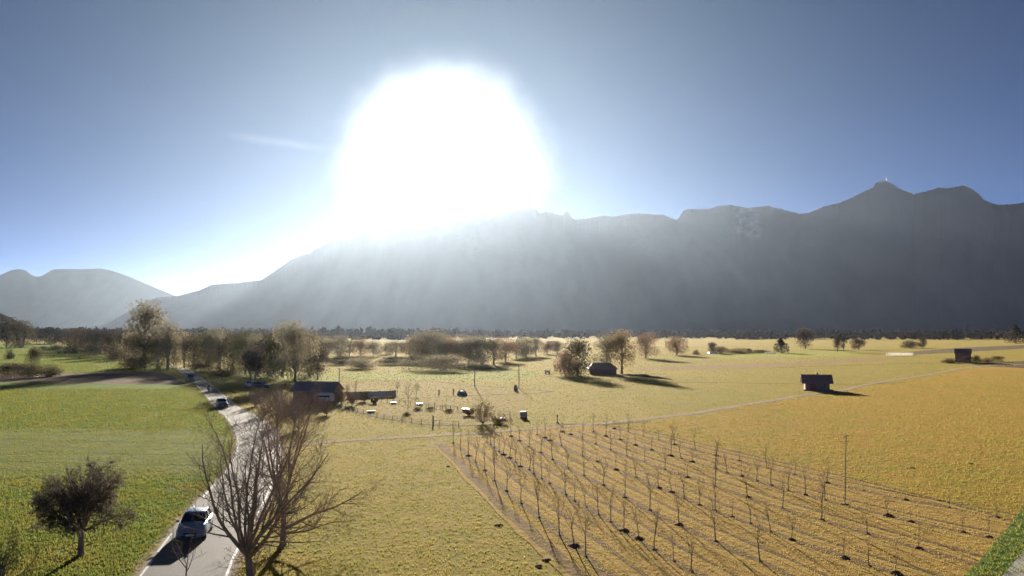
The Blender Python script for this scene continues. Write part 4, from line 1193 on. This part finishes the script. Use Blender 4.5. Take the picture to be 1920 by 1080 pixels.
ZR = 0.052
p = G(366, 1003); make_car('car', (p.x, p.y, ZR), heading(366, 1003, 325, 1058), M['car_blue'], 'silver-blue estate car driving towards us on the road')
p = G(416, 764); make_car('car', (p.x, p.y, ZR), heading(412, 760, 436, 784), M['car_grey'], 'dark grey car glinting at the road bend')
# parked cars in the barn yard
p = G(474, 727); make_car('parked_car', (p.x, p.y, 0.03), 0.9, M['car_white'], 'pale parked car by the slim bare trees, nearer the road', 'cars parked by the barn yard')
p = G(490, 728); make_car('parked_car', (p.x, p.y, 0.03), 1.2, M['car_grey'], 'grey parked car by the slim bare trees, nearer the barn', 'cars parked by the barn yard')

# small grey van far up the road
p = G(357, 716)
vn = empty('van', (p.x, p.y, ZR), heading(357, 714, 372, 728), 'small grey box van far up the road', 'van')
mb = MB(); mb.loft([section(-2.2, 0.80, 0.74, 0.28, 0.6, 0.95), section(-1.6, 0.86, 0.80, 0.22, 0.7, 1.12), section(-1.55, 0.86, 0.78, 0.22, 0.9, 1.15), section(-0.8, 0.86, 0.74, 0.22, 1.1, 1.95), section(-0.7, 0.86, 0.78, 0.22, 1.1, 2.05)]); mb.build('cab', M['van_grey'], vn)
mb = MB(); mb.box((0, 0.95, 1.32), (1.76, 3.2, 1.95)); mb.build('cargo_box', M['van_grey'], vn)
mb = MB(); mb.loft([[(-0.70, -1.62, 1.16), (0.70, -1.62, 1.16), (0.66, -0.98, 1.86), (-0.66, -0.98, 1.86)], [(-0.70, -1.58, 1.16), (0.70, -1.58, 1.16), (0.66, -0.94, 1.86), (-0.66, -0.94, 1.86)]]); mb.build('windscreen', M['glass'], vn)
for sx in (-1, 1):
    mb = MB(); mb.box((sx*0.55, -2.2, 0.66), (0.28, 0.08, 0.18)); mb.build('headlight', M['lamp_glass'], vn)
    for wy in (-1.4, 1.5):
        mb = MB(); mb.tube([(sx*0.66, wy, 0.34), (sx*0.90, wy, 0.34)], [0.34, 0.34], 14); mb.build('wheel', M['rubber'], vn)

# motorcyclist on the far road
p = G(391, 735)
mc = empty('motorcycle', (p.x, p.y, ZR), heading(388, 731, 404, 748), 'motorcycle ridden along the road behind the grey car', 'motorcycle')
for wy in (-0.7, 0.7):
    mb = MB(); mb.tube([(-0.07, wy, 0.31), (0.07, wy, 0.31)], [0.31, 0.31], 14); mb.build('wheel', M['rubber'], mc)
mb = MB(); mb.loft([[(-0.14, -0.75, 0.75), (0.14, -0.75, 0.75), (0.12, -0.72, 1.0), (-0.12, -0.72, 1.0)], [(-0.18, -0.2, 0.45), (0.18, -0.2, 0.45), (0.16, -0.2, 0.9), (-0.16, -0.2, 0.9)], [(-0.15, 0.5, 0.6), (0.15, 0.5, 0.6), (0.14, 0.5, 0.82), (-0.14, 0.5, 0.82)], [(-0.08, 0.95, 0.75), (0.08, 0.95, 0.75), (0.08, 0.95, 0.9), (-0.08, 0.95, 0.9)]]); mb.build('body', M['car_red'], mc)
mb = MB(); mb.tube([(-0.36, -0.45, 1.05), (0.36, -0.45, 1.05)], [0.025, 0.025], 6); mb.tube([(0, -0.7, 0.31), (0, -0.45, 1.05)], [0.04, 0.04], 6); mb.build('handlebar', M['grey_metal'], mc)
mb = MB(); mb.tube([(0, -0.80, 0.88), (0, -0.74, 0.88)], [0.11, 0.11], 10); mb.build('headlight', M['lamp_glass'], mc)

def human(loc, rz, pose, height, cloth, label, sit=False):
    """One continuous skinned body; hair or a helmet is a child."""
    k = height / 1.75
    if sit:
        V = {'pel': (0, 0.12, 0.86), 'che': (0, -0.02, 1.22), 'nec': (0, -0.06, 1.40), 'hea': (0, -0.10, 1.56), 'kl': (-0.22, -0.25, 0.78), 'kr': (0.22, -0.25, 0.78), 'fl': (-0.2, -0.02, 0.36), 'fr': (0.2, -0.02, 0.36),
             'sl': (-0.2, -0.04, 1.34), 'sr': (0.2, -0.04, 1.34), 'el': (-0.34, -0.2, 1.14), 'er': (0.34, -0.2, 1.14), 'hl': (-0.33, -0.44, 1.06), 'hr': (0.33, -0.44, 1.06)}
    else:
        V = {'pel': (0, 0, 0.92), 'che': (0, 0.0, 1.25), 'nec': (0, 0, 1.47), 'hea': (0, -0.02, 1.64), 'kl': (-0.11, -0.03, 0.50), 'kr': (0.11, -0.02, 0.50), 'fl': (-0.12, 0.02, 0.07), 'fr': (0.12, 0.0, 0.07),
             'sl': (-0.19, 0, 1.42), 'sr': (0.19, 0, 1.42), 'el': (-0.27, -0.02, 1.14), 'er': (0.27, -0.02, 1.14), 'hl': (-0.25, -0.16, 0.92), 'hr': (0.25, -0.12, 0.90)}
    R = {'pel': 0.15, 'che': 0.16, 'nec': 0.06, 'hea': 0.105, 'kl': 0.07, 'kr': 0.07, 'fl': 0.055, 'fr': 0.055, 'sl': 0.07, 'sr': 0.07, 'el': 0.05, 'er': 0.05, 'hl': 0.04, 'hr': 0.04}
    keys = list(V); E = [('pel', 'che'), ('che', 'nec'), ('nec', 'hea'), ('pel', 'kl'), ('pel', 'kr'), ('kl', 'fl'), ('kr', 'fr'), ('che', 'sl'), ('che', 'sr'), ('sl', 'el'), ('sr', 'er'), ('el', 'hl'), ('er', 'hr')]
    me = bpy.data.meshes.new('person')
    me.from_pydata([tuple(c * k for c in V[q]) for q in keys], [(keys.index(a), keys.index(b)) for a, b in E], [])
    me.materials.append(cloth)
    o = link('person', me, None, loc); o.rotation_euler = (0, 0, rz)
    sm = o.modifiers.new('skin', 'SKIN')
    if not me.skin_vertices: me.skin_vertices.new()
    for i, q in enumerate(keys):
        me.skin_vertices[0].data[i].radius = (R[q] * k, R[q] * k)
    me.skin_vertices[0].data[0].use_root = True
    sb = o.modifiers.new('smooth', 'SUBSURF'); sb.levels = 1; sb.render_levels = 1
    tag(o, label, 'person')
    h = MB(); c = V['hea']
    h.loft([[(c[0] + rr * math.cos(6.283*j/10), c[1] + rr * math.sin(6.283*j/10) * 1.1, c[2] + z) for j in range(10)] for rr, z in ((0.125, -0.02), (0.135, 0.05), (0.10, 0.12), (0.03, 0.15))])
    ho = h.build('helmet' if sit else 'hair', M['lamp_glass'] if sit else M['trim'], o); ho.scale = (k, k, k)
    return o
human((mc.location.x, mc.location.y, ZR), mc.rotation_euler.z, None, 1.75, M['cloth_dark'], 'dark-clothed rider sitting on the far motorcycle', True)

# ------------------------------------------------------------------ buildings
def gable_house(name, loc, rz, wd, dp, eave, ridge, over, mw, mr, label, cat, doors=(), windows=(), chimney=None, hip=0.0):
    """Ridge runs along local X. Walls, two roof slopes with thickness, door, window with frame."""
    o = empty(name, loc, rz, label, cat)
    b = MB(); hx, hy = wd / 2, dp / 2
    b.quad((-hx, -hy, -0.1), (hx, -hy, -0.1), (hx, -hy, eave), (-hx, -hy, eave))
    b.quad((hx, hy, -0.1), (-hx, hy, -0.1), (-hx, hy, eave), (hx, hy, eave))
    for s in (-1, 1):
        i = len(b.v)
        gx = s * hx
        b.v += [(gx, -hy, -0.1), (gx, hy, -0.1), (gx, hy, eave), (gx, 0, eave + (ridge - eave) * (1 - hip)), (gx, -hy, eave)]
        b.f.append((i, i+1, i+2, i+3, i+4) if s > 0 else (i+4, i+3, i+2, i+1, i))
    b.build('wall', mw, o)
    sl = (ridge - eave) / hy
    t = 0.16
    for s in (-1, 1):
        r = MB(); ox = hx + over; oy = hy + over; ez = eave - sl * over
        rx = ox - hip * hx
        r.loft([[(-ox, s*oy, ez + 0.02), (ox, s*oy, ez + 0.02), (rx, 0, ridge + 0.02), (-rx, 0, ridge + 0.02)],
                [(-ox, s*oy, ez + t), (ox, s*oy, ez + t), (rx, 0, ridge + t), (-rx, 0, ridge + t)]])
        r.build('roof', mr, o)
    if hip:
        for s in (-1, 1):
            r = MB(); ox = hx + over; oy = hy + over; ez = eave - sl * over; rx = ox - hip * hx
            r.loft([[(s*ox, -oy, ez + 0.02), (s*ox, oy, ez + 0.02), (s*rx, 0, ridge + 0.01)], [(s*ox, -oy, ez + t), (s*ox, oy, ez + t), (s*rx, 0, ridge + t - 0.01)]])
            r.build('roof', mr, o)
    cp = MB(); cp.tube([(-(hx + over - hip*hx), 0, ridge + t), (hx + over - hip*hx, 0, ridge + t)], [0.11, 0.11], 6); cp.build('ridge_cap', mr, o)
    for (x, w_, h_) in doors:
        d = MB(); d.box((x, -hy - 0.03, h_ / 2), (w_, 0.06, h_)); d.build('door', M['wood_dark'], o)
    for (x, z, w_, h_) in windows:
        f = MB(); f.box((x, -hy - 0.025, z), (w_ + 0.16, 0.05, h_ + 0.16)); fo = f.build('window', M['wood_pale'], o)
        q = MB(); q.box((x, -hy - 0.045, z), (w_, 0.03, h_)); q.build('pane', M['glass'], fo)
    if chimney:
        c = MB(); c.box((chimney, 0.2, ridge + 0.25), (0.34, 0.34, 0.9)); c.build('chimney', M['concrete'], o)
    return o

p = G(1537, 732.5); s = mpp(1537, 732)
hut = gable_house('hay_hut', (p.x, p.y + 2.0, 0), -0.24, 43*s, 4.0, 1.95, 3.15, 0.75, M['wood'], M['roof_tile'], 'dark wooden hay hut with overhanging roof on the meadow', 'hut', doors=((-0.9, 1.3, 1.7),), windows=((1.5, 1.25, 0.17, 0.35),), chimney=0.2)
mb = MB(); mb.box((-2.2, -2.5, 0.12), (1.6, 0.9, 0.24)); mb.box((2.6, -2.3, 0.15), (1.2, 0.7, 0.3)); mb.build('log_pile', M['wood_dark'], hut)['kind'] = 'stuff'
p = G(1812, 679.5); s = mpp(1812, 679)
gable_house('field_hut', (p.x, p.y + 2.5, 0), -0.50, 26*s, 5.0, 23*s*0.72, 24*s, 0.3, M['wood_dark'], M['roof_tile'], 'dark square hut half hidden by shrubs on the far meadow', 'hut', doors=((1.5, 1.4, 2.0),))
p = G(1131, 702); s = mpp(1131, 702)
gable_house('field_barn', (p.x, p.y + 3.5, 0), 0.0, 50*s, 6.5, 1.7, 3.1, 0.4, M['wood_dark'], M['roof_tile'], 'low dark hip-roofed field barn under the rusty trees', 'barn', doors=((-1.0, 1.6, 1.6),), hip=0.42)
p = G(586, 757); s = mpp(586, 757)
gable_house('barn', (p.x, p.y + 4.0, 0), -0.10, 76*s, 6.0, 2.2, 3.5, 0.45, M['wood'], M['roof_slate'], 'long barn with grey slate roof behind bare bushes', 'barn', doors=((-1.8, 2.2, 1.9), (0.4, 1.0, 1.9)), windows=((1.5, 1.4, 0.7, 0.7), (2.6, 1.4, 0.7, 0.7)))
# distant farmhouses with pale roofs
for (x, y, wpx, lab) in ((762, 659, 20, 'tiny pale-roofed farmhouse in the hazy grove'), (1036, 655, 16, 'tiny pale-roofed farmhouse beside the grove end')):
    p = G(x, y); s = mpp(x, y)
    gable_house('farmhouse', (p.x, p.y, 0), 0.2, wpx*s, 7, 3.2, 5.2, 0.5, M['plaster'], M['galv'], lab, 'farmhouse', windows=((-2, 1.6, 1.0, 1.2), (2, 1.6, 1.0, 1.2)), doors=((0, 1.1, 2.1),))

# white caravan in the yard
p = G(608, 757); s = mpp(608, 757)
cv = empty('caravan', (p.x, p.y, 0.03), 0.05, 'white long caravan parked in front of the barn', 'caravan')
mb = MB(); mb.loft([[(x, -1.0, 0.5), (x, 1.0, 0.5), (x, 1.05, 1.2), (x, 0.95, z), (x, -0.95, z), (x, -1.05, 1.2)] for x, z in ((-1.75, 1.5), (-1.45, 1.78), (1.2, 1.84), (1.6, 1.55))]); mb.build('body', M['white'], cv)
mb = MB(); mb.box((-0.1, -1.04, 1.36), (2.4, 0.05, 0.26)); mb.build('window', M['glass'], cv)
mb = MB(); mb.box((0, 0, 1.88), (2.9, 1.7, 0.05)); mb.build('roof', M['lid'], cv)
for sx in (-0.95, 0.95):
    mb = MB(); mb.tube([(0, sx - 0.1, 0.3), (0, sx + 0.1, 0.3)], [0.3, 0.3], 12); mb.build('wheel', M['rubber'], cv)
mb = MB(); mb.tube([(1.5, 0, 0.5), (2.5, 0, 0.45)], [0.05, 0.05], 6); mb.tube([(2.4, 0, 0.0), (2.4, 0, 0.45)], [0.04, 0.04], 6); mb.build('tow_bar', M['grey_metal'], cv)

# low white tunnels and tent on the far meadow
def tunnel(name, x, y, wpx, hpx, ln, rz, label, cat, cm='sheet'):
    p = G(x, y); s = mpp(x, y)
    o = empty(name, p, rz, label, cat)
    mb = MB(); W_, H_ = wpx * s, hpx * s
    rings = []
    for i in range(9):
        yv = ln * i / 8
        rings.append([(-W_/2 * math.cos(math.pi * j / 10), yv, H_ * math.sin(math.pi * j / 10) * (1.0 - 0.03 * (i % 2)) - 0.05) for j in range(11)])
    mb.loft(rings); mb.build('cover', M[cm], o)
    mb = MB()
    for yv in (-0.02, ln * 0.5, ln + 0.02):
        mb.tube([(-W_/2 * 1.01 * math.cos(math.pi * j / 10), yv, H_ * 1.01 * math.sin(math.pi * j / 10)) for j in range(11)], [0.05] * 11, 5)
    mb.build('hoop', M['galv'], o)
    return o
tunnel('dome_tent', 1337, 663.5, 15, 5, 5, 0.0, 'white dome tent at the edge of the far meadow', 'tent')
tunnel('dome_tent', 1446, 663.5, 17, 4, 3, 0.1, 'low white ground sheet heap beside the dark conifer', 'tarpaulin')
tunnel('poly_tunnel', 1663, 667, 7, 6, 14, -1.45, 'long white polytunnel on the far meadow', 'tunnel')

# white trailer in the meadow
p = G(1026, 701)
tr = empty('field_trailer', p, 0.1, 'small white field trailer alone on the meadow', 'trailer')
mb = MB(); mb.box((0, 0, 0.75), (1.5, 1.0, 0.55)); mb.build('bed', M['white'], tr)
mb = MB(); mb.box((-0.75, -0.02, 1.12), (0.5, 1.1, 0.2)); mb.box((0.75, -0.02, 1.12), (0.5, 1.1, 0.2)); mb.box((0, 0.1, 1.1), (0.6, 0.9, 0.14)); mb.build('cover', M['sheet'], tr)
for sx in (-1, 1):
    mb = MB(); mb.tube([(sx*0.5, -0.55, 0.28), (sx*0.5, -0.42, 0.28)], [0.28, 0.28], 10); mb.build('wheel', M['rubber'], tr)
mb = MB(); mb.tube([(0.7, 0, 0.5), (1.9, 0, 0.35)], [0.04, 0.04], 5); mb.build('tow_bar', M['grey_metal'], tr)

# ------------------------------------------------------------------ allotment
p = G(652, 746.5); q = G(742, 743.5)
sc = empty('screen_fence', p, math.atan2(q.y - p.y, q.x - p.x), 'pale grey board screen behind the dark compact shrub', 'fence')
ln = (q - p).length
n = 12
for i in range(n):
    mb = MB(); mb.box((ln * (i + 0.5) / n, 0, 0.62), (ln / n - 0.03, 0.03, 1.1 + 0.05 * (i % 3))); mb.build('board', M['galv'] if i < 9 else M['plaster'], sc)
for i in range(4):
    mb = MB(); mb.box((ln * i / 3, 0.06, 0.6), (0.09, 0.08, 1.3)); mb.build('post', M['wood'], sc)

def post_fence(name, px, hgt, rails, label, step):
    pts = [G(*q) for q in px]
    o = empty(name, pts[0], 0, label, 'fence')
    base = pts[0]
    tops = []
    for a, b in zip(pts[:-1], pts[1:]):
        k = max(1, int((b - a).length / step))
        for j in range(k):
            tops.append(a.lerp(b, j / k))
    tops.append(pts[-1])
    pm = None
    for i, t in enumerate(tops):
        if pm is None:
            mb = MB(); mb.tube([(0, 0, -0.1), (0, 0, hgt)], [0.05, 0.045], 6); pm = mb.mesh('post', M['wood'])
        po = link('post', pm, o, t - base); po.rotation_euler = (rng.gauss(0, 0.04), rng.gauss(0, 0.04), 0)
    for z in rails:
        mb = MB(); mb.tube([(t.x - base.x, t.y - base.y, z + rng.gauss(0, 0.02)) for t in tops], [0.018] * len(tops), 4)
        mb.build('wire', M['galv'], o)
    return o
post_fence('wire_fence', [(628, 760), (670, 774), (720, 786), (790, 796), (860, 800)], 0.75, (0.35, 0.65), 'low wire fence curving along the allotment front', 2.4)
post_fence('rail_fence', [(926, 780), (956, 783), (988, 785)], 0.95, (0.45, 0.85), 'short rail fence beyond the large pinkish bush', 2.2)
post_fence('wire_fence', [(715, 753), (760, 758), (800, 764), (845, 768), (872, 772)], 0.7, (0.4, 0.62), 'low fence through the middle of the allotment beds', 1.7)

def pole(name, x, y, top, r, label, cat, cross=False, mt='wood', lean=0.0):
    p = G(x, y); s = mpp(x, y); h = (y - top) * s
    o = empty(name, p, 0.2, label, cat)
    mb = MB(); mb.tube([(0, 0, -0.2), (lean * h * 0.5, 0, h * 0.5), (lean * h, 0, h)], [r, r * 0.9, r * 0.75], 8); mb.build('shaft', M[mt], o)
    if cross:
        mb = MB(); mb.box((lean * h, 0, h - 0.25), (1.1, 0.09, 0.1)); mb.build('crossarm', M[mt], o)
        for sx in (-0.45, 0, 0.45):
            mb = MB(); mb.tube([(lean * h + sx, 0, h - 0.2), (lean * h + sx, 0, h + 0.02)], [0.05, 0.03], 6); mb.build('insulator', M['galv'], o)
    else:
        mb = MB(); mb.tube([(lean * h, 0, h - 0.02), (lean * h, 0, h + 0.05)], [r * 1.6, r * 1.1], 8); mb.build('cap', M['grey_metal'], o)
    return o
pole('utility_pole', 890, 725, 664, 0.11, 'taller plain pole rising behind the allotment', 'pole')
pole('utility_pole', 973, 729, 684, 0.11, 'plain pole beside the upright grey stone', 'pole')
pole('utility_pole', 636, 716, 690, 0.10, 'short pole with crossarm behind the barn gable', 'pole', True)
pole('bird_perch', 1584, 946, 820, 0.045, 'tall thin perch pole with crossbar in the orchard', 'pole', False, lean=0.04)
p = G(1584, 946); s = mpp(1584, 946)
bp = [o for o in COL.objects if o.name.startswith('bird_perch')][0]
mb = MB(); mb.box((0.04 * 126 * s, 0, 126 * s), (0.42, 0.06, 0.06)); mb.build('crossbar', M['wood'], bp)
mb = MB(); mb.box((0.01, 0, 0.04), (0.5, 0.35, 0.1)); mb.build('foot', M['soil'], bp)
# brace of the taller pole
p, q = G(891, 722), G(899, 735)
# posts standing about the allotment
def stand_post(x, y, hpx, r, label, mt='wood', cap=None):
    p = G(x, y); s = mpp(x, y); h = hpx * s
    o = empty('garden_post', p, 0, label, 'post')
    mb = MB(); mb.tube([(0, 0, -0.1), (0.02, 0, h * 0.5), (0, 0.01, h)], [r, r, r * 0.9], 7); mb.build('shaft', M[mt], o)
    mb = MB(); mb.tube([(0, 0.01, h - 0.01), (0, 0.01, h + 0.05)], [r * 1.3, r * 0.6], 7); mb.build('cap', M[cap or mt], o)
stand_post(823, 740, 9, 0.13, 'dark stubby post behind the allotment, farther from the hoop')
stand_post(850, 739, 10, 0.13, 'dark stubby post beside the grey hoop cover')
for i, (x, y, h, lab, mt) in enumerate(((812, 797, 17, 'thick upright post on the allotment front fence', 'concrete'), (815, 766, 12, 'thin dark stake, nearest the beds of the stake cluster', 'wood'), (804, 765, 8, 'short dark stake beside the thin dark stake', 'wood'), (826, 766, 7, 'pale short stake among the dark stakes', 'white'), (836, 768, 10, 'dark leaning stake ending the stake cluster', 'wood'),
        (956, 790, 14, 'dark gate post on the rail fence', 'wood'), (987, 786, 15, 'dark corner post by the grey tank', 'wood'))):
    stand_post(x, y, h, 0.055 if i else 0.11, lab.replace('nearest the beds', 'tallest'), mt)
p = G(1045, 793)
mk = empty('marker_post', p, 0, 'red topped marker post by the farm track', 'post')
mb = MB(); mb.tube([(0, 0, -0.05), (0, 0, 0.75)], [0.06, 0.06], 8); mb.build('shaft', M['wood'], mk)
mb = MB(); mb.box((0, 0, 0.98), (0.20, 0.12, 0.42)); mb.build('head', M['red_paint'], mk)
mb = MB(); mb.box((0, 0, 0.10), (0.30, 0.30, 0.2)); mb.build('foot', M['concrete'], mk)
# grey hoop cover, standing stone, tank
o = tunnel('hoop_cover', 867, 741.5, 18, 9, 2.2, 0.1, 'small hoop cover with a bright top by the stubby posts', 'hoop cover', 'van_grey')
p = G(967, 733); st = MB()
rgs = random.Random(3)
st.loft([[(rr * math.cos(6.283*j/8) * (0.85 + 0.3*rgs.random()), rr * 0.8 * math.sin(6.283*j/8) * (0.85 + 0.3*rgs.random()), z) for j in range(8)] for rr, z in ((0.42, -0.1), (0.46, 0.4), (0.38, 0.95), (0.16, 1.35))])
so = st.build('standing_stone', M['concrete']); so.location = p; tag(so, 'upright grey stone beside the plain pole', 'stone')
p = G(981, 784); tk = empty('water_tank', p, 0.1, 'grey plastic water tank at the allotment corner', 'tank')
mb = MB(); mb.box((0, 0, 0.62), (0.9, 0.8, 0.75), taper=0.97); mb.build('body', M['blue_plastic'], tk)
mb = MB()
for cx in (-0.44, 0, 0.44):
    mb.tube([(cx, -0.43, 0.22), (cx, -0.43, 1.02)], [0.02, 0.02], 4)
for cz in (0.3, 0.65, 1.0):
    mb.tube([(-0.47, -0.43, cz), (0.47, -0.43, cz)], [0.02, 0.02], 4)
mb.build('cage', M['galv'], tk)
mb = MB(); mb.box((0, 0, 0.12), (1.0, 0.9, 0.14)); mb.build('pallet', M['wood_pale'], tk)
# cold frames: boxes with sloping white lids
def cold_frame(x, y, wd, rz, label):
    o = empty('cold_frame', G(x, y), rz, label, 'cold frame', 'cold frames in the allotment')
    mb = MB(); mb.box((0, 0, 0.15), (wd, 0.3, 0.3)); mb.build('box', M['wood'], o)
    mb = MB(); mb.loft([[(-wd/2 - 0.05, -0.17, 0.31), (wd/2 + 0.05, -0.17, 0.31), (wd/2 + 0.05, 0.17, 0.31), (-wd/2 - 0.05, 0.17, 0.31)], [(-wd/2 - 0.05, -0.17, 0.35), (wd/2 + 0.05, -0.17, 0.35), (wd/2 + 0.05, 0.17, 0.35), (-wd/2 - 0.05, 0.17, 0.35)]])
    mb.build('lid', M['lid'], o)
cold_frame(696, 774, 1.2, 0.25, 'glinting cold frame inside the front wire fence')
cold_frame(738, 757.5, 0.9, 0.1, 'glinting cold frame first along the middle fence')
cold_frame(787, 760, 1.0, 0.15, 'glinting cold frame beside the dark stakes')
cold_frame(873, 770, 1.1, -0.05, 'glinting cold frame behind the large pinkish bush')
cold_frame(943, 788, 0.6, 0.0, 'small glinting cold frame under the rail fence')
# brushwood heaps
for i, (x, y, wd, lab) in enumerate(((783, 770, 17, 'dark brushwood heap beside the stake cluster'), (806, 770, 15, 'dark brushwood heap under the dark stakes'), (842, 773, 17, 'dark brushwood heap beyond the stake cluster'), (763, 779, 14, 'grey brushwood heap under the tall thin tree'))):
    far_tree('brushwood_heap', 'bush', i, 'bud_brown', x, y, y - 6.5, wd, lab, 'heap')
# plastic sheet in the meadow
mb = MB(); pa, pb = G(944, 689.5), G(972, 687)
for i in range(8):
    a = pa.lerp(pb, i / 8); b = pa.lerp(pb, (i + 1) / 8)
    za, zb = 0.12 + 0.08 * math.sin(i * 1.7), 0.12 + 0.08 * math.sin((i + 1) * 1.7)
    mb.quad((a.x, a.y - 0.9, 0.03), (b.x, b.y - 0.9, 0.03), (b.x, b.y, zb), (a.x, a.y, za)); mb.quad((a.x, a.y, za), (b.x, b.y, zb), (b.x, b.y + 0.9, 0.03), (a.x, a.y + 0.9, 0.03))
tag(mb.build('crop_sheet', M['sheet']), 'thin bright crop sheet on the meadow below the grove', 'crop sheet')

# a bird in the sky
d = ray(1356, 54); p = Vector((0, 0, CAM_H)) + d * 230
bo = bpy.data.objects.new('bird', None)
mb = MB(); mb.tube([(-0.26, 0, 0), (-0.15, 0, 0), (0.0, 0, 0.0), (0.14, 0, 0.02), (0.22, 0, 0.03), (0.28, 0, 0.02)], [0.015, 0.04, 0.07, 0.055, 0.04, 0.008], 8)
bo = mb.build('bird', M['bird']); bo.location = p; bo.rotation_euler = (0, 0.1, 0.3)
tag(bo, 'single dark bird flying high in the open sky', 'bird')
for s in (-1, 1):
    mb = MB(); mb.loft([[(0.10, 0, 0.03), (-0.10, 0, 0.03), (-0.09, 0, 0.05), (0.09, 0, 0.05)], [(0.09, s*0.22, 0.14), (-0.07, s*0.22, 0.14), (-0.06, s*0.22, 0.15), (0.08, s*0.22, 0.15)], [(-0.06, s*0.45, 0.10), (-0.10, s*0.45, 0.10), (-0.10, s*0.45, 0.105), (-0.06, s*0.45, 0.105)]])
    mb.build('wing', M['bird'], bo)
mb = MB(); mb.loft([[(-0.24, -0.02, 0.0), (-0.24, 0.02, 0.0), (-0.24, 0.02, 0.01), (-0.24, -0.02, 0.01)], [(-0.38, -0.07, 0.0), (-0.38, 0.07, 0.0), (-0.38, 0.07, 0.01), (-0.38, -0.07, 0.01)]]); mb.build('tail', M['bird'], bo)

# ------------------------------------------------------------------ haze: one closed box of even air
top = max((o.matrix_world @ Vector(c)).z for o in COL.objects if o.type == 'MESH' and 'mountain' in o.name for c in o.bound_box) + 25
hz = MB(); hz.box((0, (GY0 + GY1) / 2, (top - 4) / 2), (2 * GX + 400, GY1 - GY0 + 400, top + 4))
hm = bpy.data.materials.new('haze'); hm.use_nodes = True
hm.node_tree.nodes.clear()
ho = hm.node_tree.nodes.new('ShaderNodeOutputMaterial')
hv = hm.node_tree.nodes.new('ShaderNodeVolumePrincipled')
hv.inputs['Color'].default_value = (*HAZE_COLOR, 1)
hv.inputs['Density'].default_value = HAZE_DENSITY
hv.inputs['Anisotropy'].default_value = HAZE_G
hm.node_tree.links.new(hv.outputs[0], ho.inputs['Volume'])
h = hz.build('haze', hm)
tag(h, 'pale blue spring haze filling the valley air', 'haze', None, 'stuff')
